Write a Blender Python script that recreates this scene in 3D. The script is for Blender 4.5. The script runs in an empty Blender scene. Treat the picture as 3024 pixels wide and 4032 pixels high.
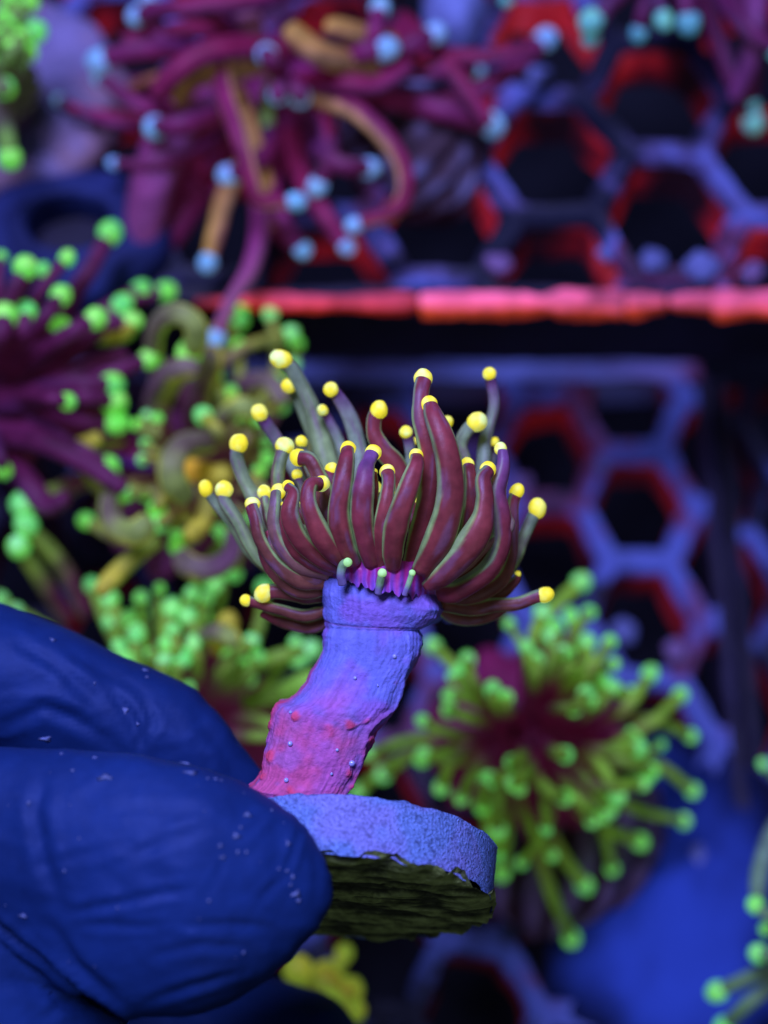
import bpy, math, random
import numpy as np
from mathutils import Vector, Matrix
from mathutils.bvhtree import BVHTree

# ------------------------------------------------------------------ camera, light, exposure
scene = bpy.context.scene
MM = 0.001
TH = math.radians(26)                 # camera axis, away from straight down
D0 = 290.0                            # mm to the lower rack along the camera axis
K = (24.0 / 52.0) / 3024.0            # mm per photo pixel per mm of depth
CAM = np.array([0.0, 0.0, D0 * math.cos(TH)])
FW = np.array([0.0, math.sin(TH), -math.cos(TH)])
UP = np.array([0.0, math.cos(TH), math.sin(TH)])
RT = np.array([1.0, 0.0, 0.0])

cam_data = bpy.data.cameras.new("camera")
cam = bpy.data.objects.new("camera", cam_data)
scene.collection.objects.link(cam)
cam.location = Vector(CAM * MM)
cam.rotation_euler = (TH, 0, 0)
cam_data.sensor_fit = 'HORIZONTAL'
cam_data.sensor_width = 24.0
cam_data.lens = 52.0
cam_data.clip_start = 0.01
cam_data.clip_end = 20.0
cam_data.dof.use_dof = True
cam_data.dof.focus_distance = 0.172
cam_data.dof.aperture_fstop = 9.4
scene.camera = cam

world = bpy.data.worlds.new("World")
scene.world = world
world.use_nodes = True
bg = world.node_tree.nodes["Background"]
bg.inputs[0].default_value = (0.10, 0.13, 0.50, 1)
bg.inputs[1].default_value = 0.07

def area(name, loc_mm, target_mm, size, power, color):
    l = bpy.data.lights.new(name, 'AREA')
    l.shape = 'RECTANGLE'; l.size = size[0]; l.size_y = size[1]
    l.energy = power; l.color = color
    o = bpy.data.objects.new(name, l)
    scene.collection.objects.link(o)
    o.location = Vector(loc_mm) * MM
    d = (Vector(target_mm) - Vector(loc_mm)).normalized()
    o.rotation_euler = d.to_track_quat('-Z', 'Y').to_euler()
    return o
# the aquarium's overhead LED bar, out of the picture towards its top
area("led_bar", (-70, 135, 470), (0, 60, 80), (0.22, 0.08), 3.3, (0.42, 0.42, 1.0))
# added dim fill lamp on the near side, brightens the plug's underside
area("fill_lamp", (140, -330, 260), (0, 60, 80), (0.30, 0.30), 0.16, (0.85, 0.92, 1.0))

scene.render.engine = 'CYCLES'
scene.cycles.use_denoising = True
scene.cycles.max_bounces = 6
scene.view_settings.view_transform = 'Standard'
scene.view_settings.look = 'None'
scene.view_settings.exposure = 0.0
scene.view_settings.gamma = 1.0
scene.view_settings.use_curve_mapping = False

# ------------------------------------------------------------------ helpers
rng = random.Random(7)
nrng = np.random.default_rng(11)

def P(px, py, d):
    """photo pixel + depth in mm along the camera axis -> world mm"""
    return CAM + RT * ((px - 1512) * K * d) + UP * ((2016 - py) * K * d) + FW * d
def cam2w(v):
    """camera-space direction (x right, y up, z towards camera) -> world"""
    v = np.asarray(v, float)
    return RT * v[0] + UP * v[1] - FW * v[2]
def on_plane(px, py, z):
    """photo pixel -> point on the horizontal plane z (mm)"""
    r = RT * ((px - 1512) * K) + UP * ((2016 - py) * K) + FW
    return CAM + r * ((z - CAM[2]) / r[2])
def nrm(v):
    v = np.asarray(v, float)
    return v / (np.linalg.norm(v) + 1e-12)

def _hash(ix, iy, iz, seed):
    h = (ix.astype(np.int64) * 374761393 + iy.astype(np.int64) * 668265263 + iz.astype(np.int64) * 2147483647 + seed * 1274126177) & 0xFFFFFFFF
    h = ((h ^ (h >> 13)) * 1274126177) & 0xFFFFFFFF
    h = (h ^ (h >> 16)) & 0xFFFFFFFF
    return h / 4294967295.0 * 2 - 1
def vnoise(p, seed=0):
    p = np.asarray(p, float)
    i = np.floor(p).astype(np.int64); f = p - i
    f = f * f * (3 - 2 * f)
    out = 0
    for dx in (0, 1):
        wx = f[:, 0] if dx else 1 - f[:, 0]
        for dy in (0, 1):
            wy = f[:, 1] if dy else 1 - f[:, 1]
            for dz in (0, 1):
                wz = f[:, 2] if dz else 1 - f[:, 2]
                out = out + wx * wy * wz * _hash(i[:, 0] + dx, i[:, 1] + dy, i[:, 2] + dz, seed)
    return out
def fbm(p, seed=0, octv=3):
    a, s, o = 1.0, 1.0, 0
    for k in range(octv):
        o = o + a * vnoise(np.asarray(p) * s, seed + k * 17)
        a *= 0.5; s *= 2.03
    return o
def sstep(a, b, x):
    t = np.clip((x - a) / (b - a), 0, 1)
    return t * t * (3 - 2 * t)
def mix(a, b, t):
    t = np.asarray(t)[..., None]
    return np.asarray(a) * (1 - t) + np.asarray(b) * t

def catmull(pts, n):
    pts = np.asarray(pts, float)
    p = np.vstack([2 * pts[0] - pts[1], pts, 2 * pts[-1] - pts[-2]])
    seg = len(pts) - 1
    out = []
    for u in np.linspace(0, seg, n):
        i = min(int(u), seg - 1); t = u - i
        a, b, c, d = p[i], p[i + 1], p[i + 2], p[i + 3]
        out.append(0.5 * ((2 * b) + (-a + c) * t + (2 * a - 5 * b + 4 * c - d) * t * t + (-a + 3 * b - 3 * c + d) * t ** 3))
    return np.array(out)

# ------------------------------------------------------------------ materials
def material(name, color=None, rough=0.5, spec=0.2, emit=0.0, grain=0.0, grain_scale=1500, bump=0.0, bump_scale=1500, sss=0.0, sheen=0.0):
    m = bpy.data.materials.new(name); m.use_nodes = True
    nt = m.node_tree; b = nt.nodes["Principled BSDF"]
    b.inputs["Roughness"].default_value = rough
    b.inputs["Specular IOR Level"].default_value = spec
    tc = nt.nodes.new("ShaderNodeTexCoord")
    if color is None:
        at = nt.nodes.new("ShaderNodeAttribute"); at.attribute_name = "Col"
        src = at.outputs["Color"]
    else:
        rgb = nt.nodes.new("ShaderNodeRGB"); rgb.outputs[0].default_value = (*color, 1)
        src = rgb.outputs[0]
    if grain:
        n = nt.nodes.new("ShaderNodeTexNoise"); n.inputs["Scale"].default_value = grain_scale; n.inputs["Detail"].default_value = 4
        nt.links.new(tc.outputs["Object"], n.inputs["Vector"])
        mr = nt.nodes.new("ShaderNodeMapRange"); mr.inputs[1].default_value = 0.3; mr.inputs[2].default_value = 0.7
        mr.inputs[3].default_value = 1 - grain; mr.inputs[4].default_value = 1 + grain * 0.6
        nt.links.new(n.outputs["Fac"], mr.inputs[0])
        mx = nt.nodes.new("ShaderNodeVectorMath"); mx.operation = 'SCALE'
        nt.links.new(src, mx.inputs[0]); nt.links.new(mr.outputs[0], mx.inputs["Scale"])
        src = mx.outputs[0]
    nt.links.new(src, b.inputs["Base Color"])
    if emit:
        nt.links.new(src, b.inputs["Emission Color"]); b.inputs["Emission Strength"].default_value = emit
    if bump:
        n = nt.nodes.new("ShaderNodeTexNoise"); n.inputs["Scale"].default_value = bump_scale; n.inputs["Detail"].default_value = 5
        nt.links.new(tc.outputs["Object"], n.inputs["Vector"])
        bp = nt.nodes.new("ShaderNodeBump"); bp.inputs["Strength"].default_value = bump; bp.inputs["Distance"].default_value = 0.0004
        nt.links.new(n.outputs["Fac"], bp.inputs["Height"]); nt.links.new(bp.outputs[0], b.inputs["Normal"])
    if sss:
        b.inputs["Subsurface Weight"].default_value = sss
        b.inputs["Subsurface Scale"].default_value = 0.0012
        b.inputs["Subsurface Radius"].default_value = (1.0, 0.7, 0.5)
    if sheen:
        b.inputs["Sheen Weight"].default_value = sheen
    return m

# fluorescent tissue gives off some light of its own under actinic lamps
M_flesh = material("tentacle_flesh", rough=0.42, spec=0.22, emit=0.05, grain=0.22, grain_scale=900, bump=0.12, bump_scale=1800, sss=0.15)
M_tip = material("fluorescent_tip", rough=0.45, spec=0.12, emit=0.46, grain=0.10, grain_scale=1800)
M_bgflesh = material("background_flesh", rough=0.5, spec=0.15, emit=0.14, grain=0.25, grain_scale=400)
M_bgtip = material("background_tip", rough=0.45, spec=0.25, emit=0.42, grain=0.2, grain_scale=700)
M_skel = material("coral_skeleton", rough=0.75, spec=0.15, grain=0.16, grain_scale=1600, bump=0.5, bump_scale=2600)
M_plug = material("ceramic_plug", rough=0.85, spec=0.1, grain=0.42, grain_scale=3400, bump=1.0, bump_scale=3400)
M_algae = material("algae_turf", rough=0.9, spec=0.05, grain=0.5, grain_scale=900, bump=0.8, bump_scale=1500)
M_glove = material("nitrile_glove", rough=0.55, spec=0.25, grain=0.12, grain_scale=500, bump=0.10, bump_scale=1400)
M_glove.node_tree.nodes['Principled BSDF'].inputs['Specular Tint'].default_value = (.35, .5, 1, 1)
M_fleck = material("dried_fleck", color=(0.13, 0.18, 0.36), rough=0.8, spec=0.1, grain=0.4, grain_scale=2500)
M_bubble = material("air_bubble", color=(0.35, 0.40, 0.70), rough=0.08, spec=0.9)
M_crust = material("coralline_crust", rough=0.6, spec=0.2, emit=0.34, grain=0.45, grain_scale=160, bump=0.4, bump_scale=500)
M_base = material("skeleton_base", rough=0.7, spec=0.15, grain=0.35, grain_scale=180, bump=0.4, bump_scale=400)
M_floor = material("tank_floor", color=(0.012, 0.014, 0.022), rough=0.8, spec=0.1, grain=0.5, grain_scale=40)
M_glowdrift = material("painted_glow", rough=0.9, spec=0.05, grain=0.15, grain_scale=90)

def rack_material(name, stops, scale, rough=0.6, emit=0.0):
    m = bpy.data.materials.new(name); m.use_nodes = True
    nt = m.node_tree; b = nt.nodes["Principled BSDF"]
    b.inputs["Roughness"].default_value = rough; b.inputs["Specular IOR Level"].default_value = 0.25
    tc = nt.nodes.new("ShaderNodeTexCoord")
    n = nt.nodes.new("ShaderNodeTexNoise"); n.inputs["Scale"].default_value = scale; n.inputs["Detail"].default_value = 5; n.inputs["Roughness"].default_value = 0.55
    nt.links.new(tc.outputs["Object"], n.inputs["Vector"])
    cr = nt.nodes.new("ShaderNodeValToRGB")
    el = cr.color_ramp.elements
    el[0].position, el[0].color = stops[0][0], (*stops[0][1], 1)
    el[1].position, el[1].color = stops[-1][0], (*stops[-1][1], 1)
    for pos, c in stops[1:-1]:
        e = el.new(pos); e.color = (*c, 1)
    nt.links.new(n.outputs["Fac"], cr.inputs[0])
    nt.links.new(cr.outputs[0], b.inputs["Base Color"])
    if emit:
        nt.links.new(cr.outputs[0], b.inputs["Emission Color"]); b.inputs["Emission Strength"].default_value = emit
    bp = nt.nodes.new("ShaderNodeBump"); bp.inputs["Strength"].default_value = 0.4; bp.inputs["Distance"].default_value = 0.0006
    n2 = nt.nodes.new("ShaderNodeTexNoise"); n2.inputs["Scale"].default_value = 500; n2.inputs["Detail"].default_value = 4
    nt.links.new(tc.outputs["Object"], n2.inputs["Vector"])
    nt.links.new(n2.outputs["Fac"], bp.inputs["Height"]); nt.links.new(bp.outputs[0], b.inputs["Normal"])
    return m
NAVY, PERI, MAUVE = (0.005, 0.007, 0.022), (0.10, 0.13, 0.38), (0.13, 0.03, 0.09)
M_rack = rack_material("rack_plastic", [(0.36, NAVY), (0.46, NAVY), (0.51, (.07, .06, .17)), (0.545, PERI), (0.575, PERI), (0.63, MAUVE), (0.70, NAVY)], 46)
M_racklow = rack_material("low_rack_plastic", [(0.34, NAVY), (0.46, NAVY), (0.53, (0.08, 0.12, 0.38)), (0.58, (0.08, 0.11, 0.36)), (0.63, MAUVE), (0.70, NAVY)], 44)
M_redlow = rack_material("low_red_film", [(0.40, (0.015, 0.005, 0.012)), (0.50, (0.12, 0.008, 0.02)), (0.62, (0.40, 0.015, 0.025))], 50, emit=0.12)
M_litbar = rack_material("lit_bar_plastic", [(0.34, NAVY), (0.40, (0.16, 0.23, 0.58)), (0.56, (0.2, 0.25, 0.6)), (0.66, MAUVE)], 26)  # brighter blue than the plate: light on the far bar put into colour
M_rackdark = rack_material("rack_side_plastic", [(0.35, (0.006, 0.006, 0.012)), (0.65, (0.02, 0.018, 0.05))], 40)
M_redwall = rack_material("red_film", [(0.40, (0.015, 0.005, 0.012)), (0.48, (0.16, 0.008, 0.02)), (0.57, (0.62, 0.02, 0.035)), (0.70, (0.75, 0.08, 0.12))], 60, emit=0.20)

# ------------------------------------------------------------------ object helpers
def link(o, parent=None):
    scene.collection.objects.link(o)
    if parent is not None:
        o.parent = parent
    return o
def wloc(o):
    v = np.zeros(3)
    while o is not None:
        v = v + np.array(o.location[:]) / MM
        o = o.parent
    return v
def thing(name, label, cat, loc_mm, group=None, kind=None):
    o = bpy.data.objects.new(name, None)
    o.empty_display_size = 0.005
    link(o); o.location = Vector(loc_mm) * MM
    o["label"] = label; o["category"] = cat
    if group: o["group"] = group
    if kind: o["kind"] = kind
    return o
def mesh(name, v, f, mat, parent=None, cols=None, smooth=True, mats=None, fmat=None):
    """v in world mm"""
    org = wloc(parent) if parent is not None else np.zeros(3)
    me = bpy.data.meshes.new(name)
    vv = (np.asarray(v, float) - org) * MM
    me.from_pydata(vv.tolist(), [], [list(map(int, q)) for q in f])
    for m in (mats or [mat]):
        me.materials.append(m)
    if fmat is not None:
        me.polygons.foreach_set("material_index", np.asarray(fmat, np.int32))
    if cols is not None:
        ca = me.color_attributes.new("Col", 'FLOAT_COLOR', 'POINT')
        c = np.ones((len(v), 4)); c[:, :3] = np.clip(cols, 0, 1)
        ca.data.foreach_set("color", c.ravel())
    if smooth:
        me.polygons.foreach_set("use_smooth", np.ones(len(me.polygons), bool))
    me.update()
    return link(bpy.data.objects.new(name, me), parent)
def grid_faces(nr, ns, closed=True, off=0):
    f = []
    m = ns if closed else ns - 1
    for i in range(nr - 1):
        for j in range(m):
            a, b = i * ns + j, i * ns + (j + 1) % ns
            f.append((off + a, off + b, off + b + ns, off + a + ns))
    return f
def tube(path, rad, ref, ns=16, flat=0.85):
    """-> verts, faces, angle about the axis (0 = towards ref), s along it"""
    path = np.asarray(path); n = len(path)
    T = np.gradient(path, axis=0); T /= np.linalg.norm(T, axis=1)[:, None] + 1e-12
    V, PH, S = [], [], []
    ph = np.linspace(-math.pi, math.pi, ns, endpoint=False)
    N0 = None
    for i in range(n):
        r = ref if N0 is None else 0.5 * nrm(ref) + 0.5 * N0
        N = nrm(r - T[i] * np.dot(r, T[i])); B = np.cross(T[i], N); N0 = N
        V.append(path[i] + rad[i] * (np.outer(np.cos(ph) * flat, N) + np.outer(np.sin(ph), B)))
        PH.append(ph); S.append(np.full(ns, i / (n - 1)))
    V = np.vstack(V)
    f = grid_faces(n, ns)
    # rounded far end, closed start
    e = len(V)
    V = np.vstack([V, path[-1] + T[-1] * rad[-1] * 0.35, path[0]])
    b = (n - 1) * ns
    for j in range(ns):
        f.append((b + j, b + (j + 1) % ns, e)); f.append(((j + 1) % ns, j, e + 1))
    return V, f, np.concatenate(PH + [[0, 0]]), np.concatenate(S + [[1, 0]])
def ball(c, axis, r, el=1.2, nu=16, nv=11, seed=0, amp=0.05):
    a = nrm(axis); u = nrm(np.cross(a, [0.3, 0.5, 0.8])); w = np.cross(a, u)
    V = []
    for i in range(nv):
        t = math.pi * i / (nv - 1)
        for j in range(nu):
            p = 2 * math.pi * j / nu
            V.append(math.cos(t) * a * el + math.sin(t) * (math.cos(p) * u + math.sin(p) * w))
    V = np.array(V)
    n = fbm(V * 1.4 + seed * 3.7, seed, 2)
    V = V * (1 + amp * n[:, None])
    return c + V * r, grid_faces(nv, nu), V
def lobed(c, ax, rx, ry, rz, nl, amp, nu=72, nv=36, seed=0, pw=1.0):
    """ellipsoid about ax[2] with nl lobes; ax = three axes"""
    V, Q = [], []
    for i in range(nv):
        t = math.pi * i / (nv - 1)
        for j in range(nu):
            p = 2 * math.pi * j / nu
            k = 1 + amp * (abs(math.cos(nl * p / 2)) ** pw - 0.5) * math.sin(t)
            V.append((math.sin(t) * math.cos(p) * rx * k, math.sin(t) * math.sin(p) * ry * k, math.cos(t) * rz)); Q.append(abs(math.cos(nl * p / 2)))
    V = np.array(V)
    V *= (1 + 0.05 * fbm(V * 0.25 + seed, seed, 3))[:, None]
    return c + V @ np.array(ax), grid_faces(nv, nu), np.array(Q), V

RAD_S = [0, .12, .35, .65, .88, 1]
RAD_V = [.62, .88, 1., .82, .58, .50]

# ------------------------------------------------------------------ the setting
fl = mesh("tank_floor", [(-420, -400, -75), (420, -400, -75), (420, 520, -75), (-420, 520, -75)], [(0, 1, 2, 3)], M_floor, smooth=False)
fl["kind"] = "structure"; fl["label"] = "dark bottom of the tank under the racks"

def honeycomb(name, parent, z, x0, x1, y0, y1, cx, cy, colsp, rowp, web, thick, seed, skip=()):
    """moulded plate with hexagonal holes; hole centres on a grid through (cx, cy); clamped to the rectangle"""
    v, f, fm = [], [], []
    sx = colsp / 1.5
    hexo = []
    for k in range(6):
        a = math.radians(60 * k)
        hexo.append((math.cos(a) * sx, math.sin(a) * rowp / math.sqrt(3)))
    SUB = 4
    def ring(sc, jit, ox, oy):
        r = []
        for k in range(6):
            a, b = hexo[k], hexo[(k + 1) % 6]
            for q in range(SUB):
                t = q / SUB
                r.append([ox + (a[0] + (b[0] - a[0]) * t) * sc, oy + (a[1] + (b[1] - a[1]) * t) * sc])
        r = np.array(r)
        if jit:
            p = np.column_stack([r, np.full(len(r), z)])
            r[:, 0] += jit * fbm(p * 0.16 + seed, seed, 3)
            r[:, 1] += jit * fbm(p * 0.16 + seed + 50, seed + 5, 3)
        r[:, 0] = np.clip(r[:, 0], x0, x1); r[:, 1] = np.clip(r[:, 1], y0, y1)
        return r
    i0, i1 = int((x0 - cx) / colsp) - 1, int((x1 - cx) / colsp) + 2
    for i in range(i0, i1):
        for j in range(-14, 15):
            ox = cx + i * colsp
            oy = cy + (j + (0.5 if i % 2 else 0)) * rowp
            if ox < x0 - sx or ox > x1 + sx or oy < y0 - rowp * .5 or oy > y1 + rowp * .5:
                continue
            o = ring(1.0, 0, ox, oy)
            w = 1 - web / (sx * 1.732)
            inn = ring(w, 0.55, ox, oy); rim = ring(w + 0.05, 0.55, ox, oy); inb = ring(w - 0.03, 0.8, ox, oy)
            b = len(v); n = len(o)
            for q in o: v.append((q[0], q[1], z))
            for q in rim: v.append((q[0], q[1], z + 0.25))
            for q in inn: v.append((q[0], q[1], z - 0.7))
            for q in inb: v.append((q[0], q[1], z - thick))
            for q in o: v.append((q[0], q[1], z - thick))
            for r in range(4):
                for k in range(n):
                    a, c = b + r * n + k, b + r * n + (k + 1) % n
                    f.append((a, c, c + n, a + n)); fm.append(1 if r == 2 else 0)
    o = mesh(name, v, f, None, parent, smooth=False, mats=[M_rack, M_redwall] if z > 20 else [M_racklow, M_redlow], fmat=fm)
    return o
def bar(name, parent, p0, p1, w, h, mat, seed, ns=60):
    """long rounded bar from p0 to p1 (top centre line), w wide, h deep, slightly uneven"""
    p0, p1 = np.array(p0, float), np.array(p1, float)
    d = nrm(p1 - p0); s = nrm(np.cross(d, [0, 0, 1]))
    prof = [(-.5, -.0), (-.42, .12), (.42, .12), (.5, 0), (.5, -1), (-.5, -1)]
    prof = [(a * w, b * h if b < 0 else b * w * .6) for a, b in prof]
    V = []
    for i in range(ns):
        c = p0 + (p1 - p0) * i / (ns - 1)
        for a, b in prof:
            V.append(c + s * a + np.array([0, 0, b]))
    V = np.array(V); V += 0.35 * np.column_stack([fbm(V * .2 + seed, seed), fbm(V * .2 + seed + 9, seed), 0.6 * fbm(V * .2 + seed + 18, seed)])
    f = grid_faces(ns, 6)
    f += [tuple(range(5, -1, -1)), tuple(range((ns - 1) * 6, ns * 6))]
    return mesh(name, V, f, mat, parent, smooth=False)

ZU = 50.0   # the raised rack's top
# hole centres measured on the photograph
lo = on_plane(2506, 1984, 0); lo2 = on_plane(2155, 1769, 0)
colL = abs(lo[0] - lo2[0]); rowL = 2 * abs(lo2[1] - lo[1])
up1 = on_plane(2586, 375, ZU); up3 = on_plane(2171, 610, ZU); up2 = on_plane(2586, 838, ZU)
colU = abs(up1[0] - up3[0]); rowU = abs(up1[1] - up2[1])

yb = on_plane(1512, 1466, 0)[1]           # far bar of the lower rack
yfl = on_plane(1512, 4600, 0)[1]
xs = on_plane(2872, 2200, 0)[0]           # seam between the two lower racks
t = thing("frag_rack", "dark honeycomb rack lying low behind the held coral, its far bar painted a lit blue", "rack", (0, yb, -9), "honeycomb frag racks")
honeycomb("honeycomb_plate", t, 0, -130, xs - 1.2, yfl, yb, lo[0], lo[1], colL, rowL, 3.9, 7.5, 3)
bar("edge_bar", t, (-130, yb, 0.6), (xs - 2.2, yb, 0.6), 3.6, 9, M_litbar, 4)
bar("edge_bar", t, (xs - 2.0, yb - 1, 0.4), (xs - 2.0, yfl, 0.4), 1.9, 9, M_rackdark, 5)
t2 = thing("frag_rack", "dark honeycomb rack beyond the straight seam, beside the green tentacle at the tank's side", "rack", (xs + 30, yb, -9), "honeycomb frag racks")
honeycomb("honeycomb_plate", t2, -2, xs + 1.2, 130, yfl, yb - 2, lo[0] + 1.98 * colL, lo[1] - 4, colL, rowL, 3.3, 7.5, 8)
bar("edge_bar", t2, (xs + 1.6, yb - 1, -1.4), (xs + 1.6, yfl, -1.4), 1.9, 9, M_rackdark, 6)

yf = on_plane(1512, 1170, ZU)[1]          # near edge of the raised rack
yk = on_plane(1512, -700, ZU)[1]
tu = thing("frag_rack", "raised honeycomb rack with bright pink crust along its edge", "rack", (0, yf, ZU - 14), "honeycomb frag racks")
honeycomb("honeycomb_plate", tu, ZU, -140, 140, yf, yk, up1[0], up1[1], colU, rowU, 4.0, 8.5, 21)
lip = bar("edge_bar", tu, (-140, yf, ZU + 0.5), (140, yf, ZU + 0.5), 3.2, 15, M_rackdark, 31, 120)
for lx in (-138, 138):
    bar("leg", tu, (lx, yf + 4, ZU - 6), (lx, yf + 9, ZU - 6), 6, ZU + 66, M_rackdark, 33, 6)
    bar("leg", t if lx < 0 else t2, (lx * .93, yfl + 4, -4), (lx * .93, yfl + 9, -4), 6, 70, M_rackdark, 34, 6)
    bar("leg", t if lx < 0 else t2, (lx * .93, yb - 9, -4), (lx * .93, yb - 4, -4), 6, 70, M_rackdark, 35, 6)

def crust(x0p, x1p, thick, seed, bright):
    """knobbly encrusting ribbon on the rack's near edge between two photo columns"""
    a = on_plane(x0p, 1170, ZU); b = on_plane(x1p, 1170, ZU)
    n = max(10, int((x1p - x0p) / 14)); ns = 12
    V, C = [], []
    for i in range(n):
        u = i / (n - 1); env = min(1, 22 * min(u, 1 - u) + .25) ** .5
        x = a[0] + (b[0] - a[0]) * u
        q = np.array([[x * .17, seed, 0.]])
        w = thick * (0.62 + 0.30 * fbm(q, seed)[0]) * env + 0.1
        drop = thick * (0.85 + 0.55 * fbm(q * 1.7 + 7, seed + 3)[0]) * env + 0.1
        for k in range(ns):
            t_ = 2 * math.pi * k / ns
            ct, sn = math.cos(t_), math.sin(t_)
            yy = -1.3 - 0.15 * thick + math.copysign(abs(ct) ** .6, ct) * w
            zz = 1.2 + (sn ** .6 * thick * .30 if sn > 0 else -abs(sn) ** .7 * drop * 1.0)
            V.append((x, yf + yy, ZU + zz))
            top = max(0, math.sin(t_ + .5))
            C.append(mix(bright[0], bright[1], top))
    V = np.array(V); C = np.array(C)
    V += 0.22 * np.column_stack([fbm(V * .3 + seed, seed), fbm(V * .3 + seed + 9, seed), fbm(V * .3 + seed + 18, seed)])
    C *= (0.75 + 0.65 * fbm(V * .22, seed))[:, None]
    f = grid_faces(n, ns) + [tuple(range(ns - 1, -1, -1)), tuple(range((n - 1) * ns, n * ns))]
    mesh("coralline_crust", V, f, M_crust, lip, C)
RED = ((0.75, 0.04, 0.02), (0.62, 0.06, 0.10)); PINK = ((1.0, 0.09, 0.03), (0.90, 0.14, 0.26))
for a_, b_, th_, br in ((780, 1010, 1.2, RED), (985, 1330, 1.9, RED), (1310, 1640, 1.7, RED), (1650, 2070, 2.9, PINK), (2030, 2455, 2.8, PINK), (2440, 2615, 2.7, PINK), (2625, 2805, 1.7, PINK), (2790, 3080, 2.8, PINK), (3070, 3400, 2.3, PINK)):
    crust(a_, b_, th_ * .95, a_, br)

# ------------------------------------------------------------------ corals on the racks
def tentacle(parent, path, rad, ref, cols, tipr, tipcol, mat, tmat, ns=14, tip_el=1.15, tip_shift=0.25, seed=0, split=1.1, flat=.9, tipname="tip", lump=0.0, tip_back=0.0, line=None):
    """cols: (outer base, outer end, inner base, inner end, where along the end colour starts)"""
    V, f, ph, s = tube(path, rad, ref, ns, flat)
    if lump:
        ctr = V - 0
        V = V + lump * fbm(V * 0.45 + seed, seed, 2)[:, None] * nrm(ref)[None, :]
    ob, oe, ib, ie, ss = cols
    e = sstep(ss - .22, ss + .22, s + 0.06 * fbm(V * .5, seed))
    outer = mix(ob, oe, e); inner = mix(ib, ie, e)
    t_ = sstep(split - .13, split + .13, np.abs(ph) + 0.22 * fbm(V * .35 + seed, seed))
    C = mix3(outer, inner, t_)
    if line is not None:
        g = np.exp(-((np.abs(ph) - split - .06) / .13) ** 2) * sstep(.02, .15, s) * (1 - sstep(.75, .97, s))
        C = mix3(C, np.tile(np.asarray(line, float), (len(V), 1)), .85 * g)
    C *= (1 + .22 * fbm(V * .6 + 3, seed) + .16 * fbm(np.column_stack([ph * 2.2, s * 3, s * 0 + seed]), seed + 2))[:, None]
    if line is not None:
        C = mix3(C, np.tile((.20, .10, .17), (len(V), 1)), .55 * sstep(.25, .9, fbm(np.column_stack([ph * 1.6, s * 5, s * 0 + seed]), seed + 5)))  # bluish sheen painted into the flesh colour in patches
    o = mesh("tentacle", V, f, mat, parent, C)
    if tipr:
        T = nrm(path[-1] - path[-3])
        c = path[-1] + T * tipr * tip_shift - nrm(ref) * tip_back * tipr
        T2 = nrm(T + .45 * np.array([math.sin(seed * 1.7), math.sin(seed * 2.9), math.cos(seed * 2.3)])) if line is not None else T
        bv, bf, u = ball(c, T2, tipr, tip_el, seed=seed, nu=22, nv=15, amp=.055 if line is not None else .06)
        bc = np.tile(np.asarray(tipcol[0], float), (len(bv), 1))
        k = sstep(-0.2, .9, fbm(u * 1.1 + seed, seed, 2) + 0.25 * u[:, 2])
        bc = mix3(bc, np.tile(np.asarray(tipcol[1], float), (len(bv), 1)), k)
        mesh(tipname, bv, bf, tmat, o, bc)
    return o
def mix3(a, b, t):
    return a * (1 - t[:, None]) + b * t[:, None]

def bg_path(c, tip, r0, lift, bend, R):
    """from the polyp's head out to a tip; c and tip are (px, py, depth)"""
    c, tp = np.array(c, float), np.array(tip, float)
    d = tp[:2] - c[:2]; L = np.linalg.norm(d) + 1e-6
    st = np.array([*(c[:2] + d / L * min(r0, .35 * L)), c[2]])
    side = np.array([-d[1], d[0]]) / L
    b = bend * L
    p1 = np.array([*(st[:2] + (tp[:2] - st[:2]) * .35 + side * b), c[2] + (tp[2] - c[2]) * .55 - lift * .6])
    p2 = np.array([*(st[:2] + (tp[:2] - st[:2]) * .72 + side * b * .8), c[2] + (tp[2] - c[2]) * .85 - lift])
    return [st, p1, p2, tp]
def px_path(pts, n):
    w = np.array([P(*q) for q in pts])
    return catmull(w, n)

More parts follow.
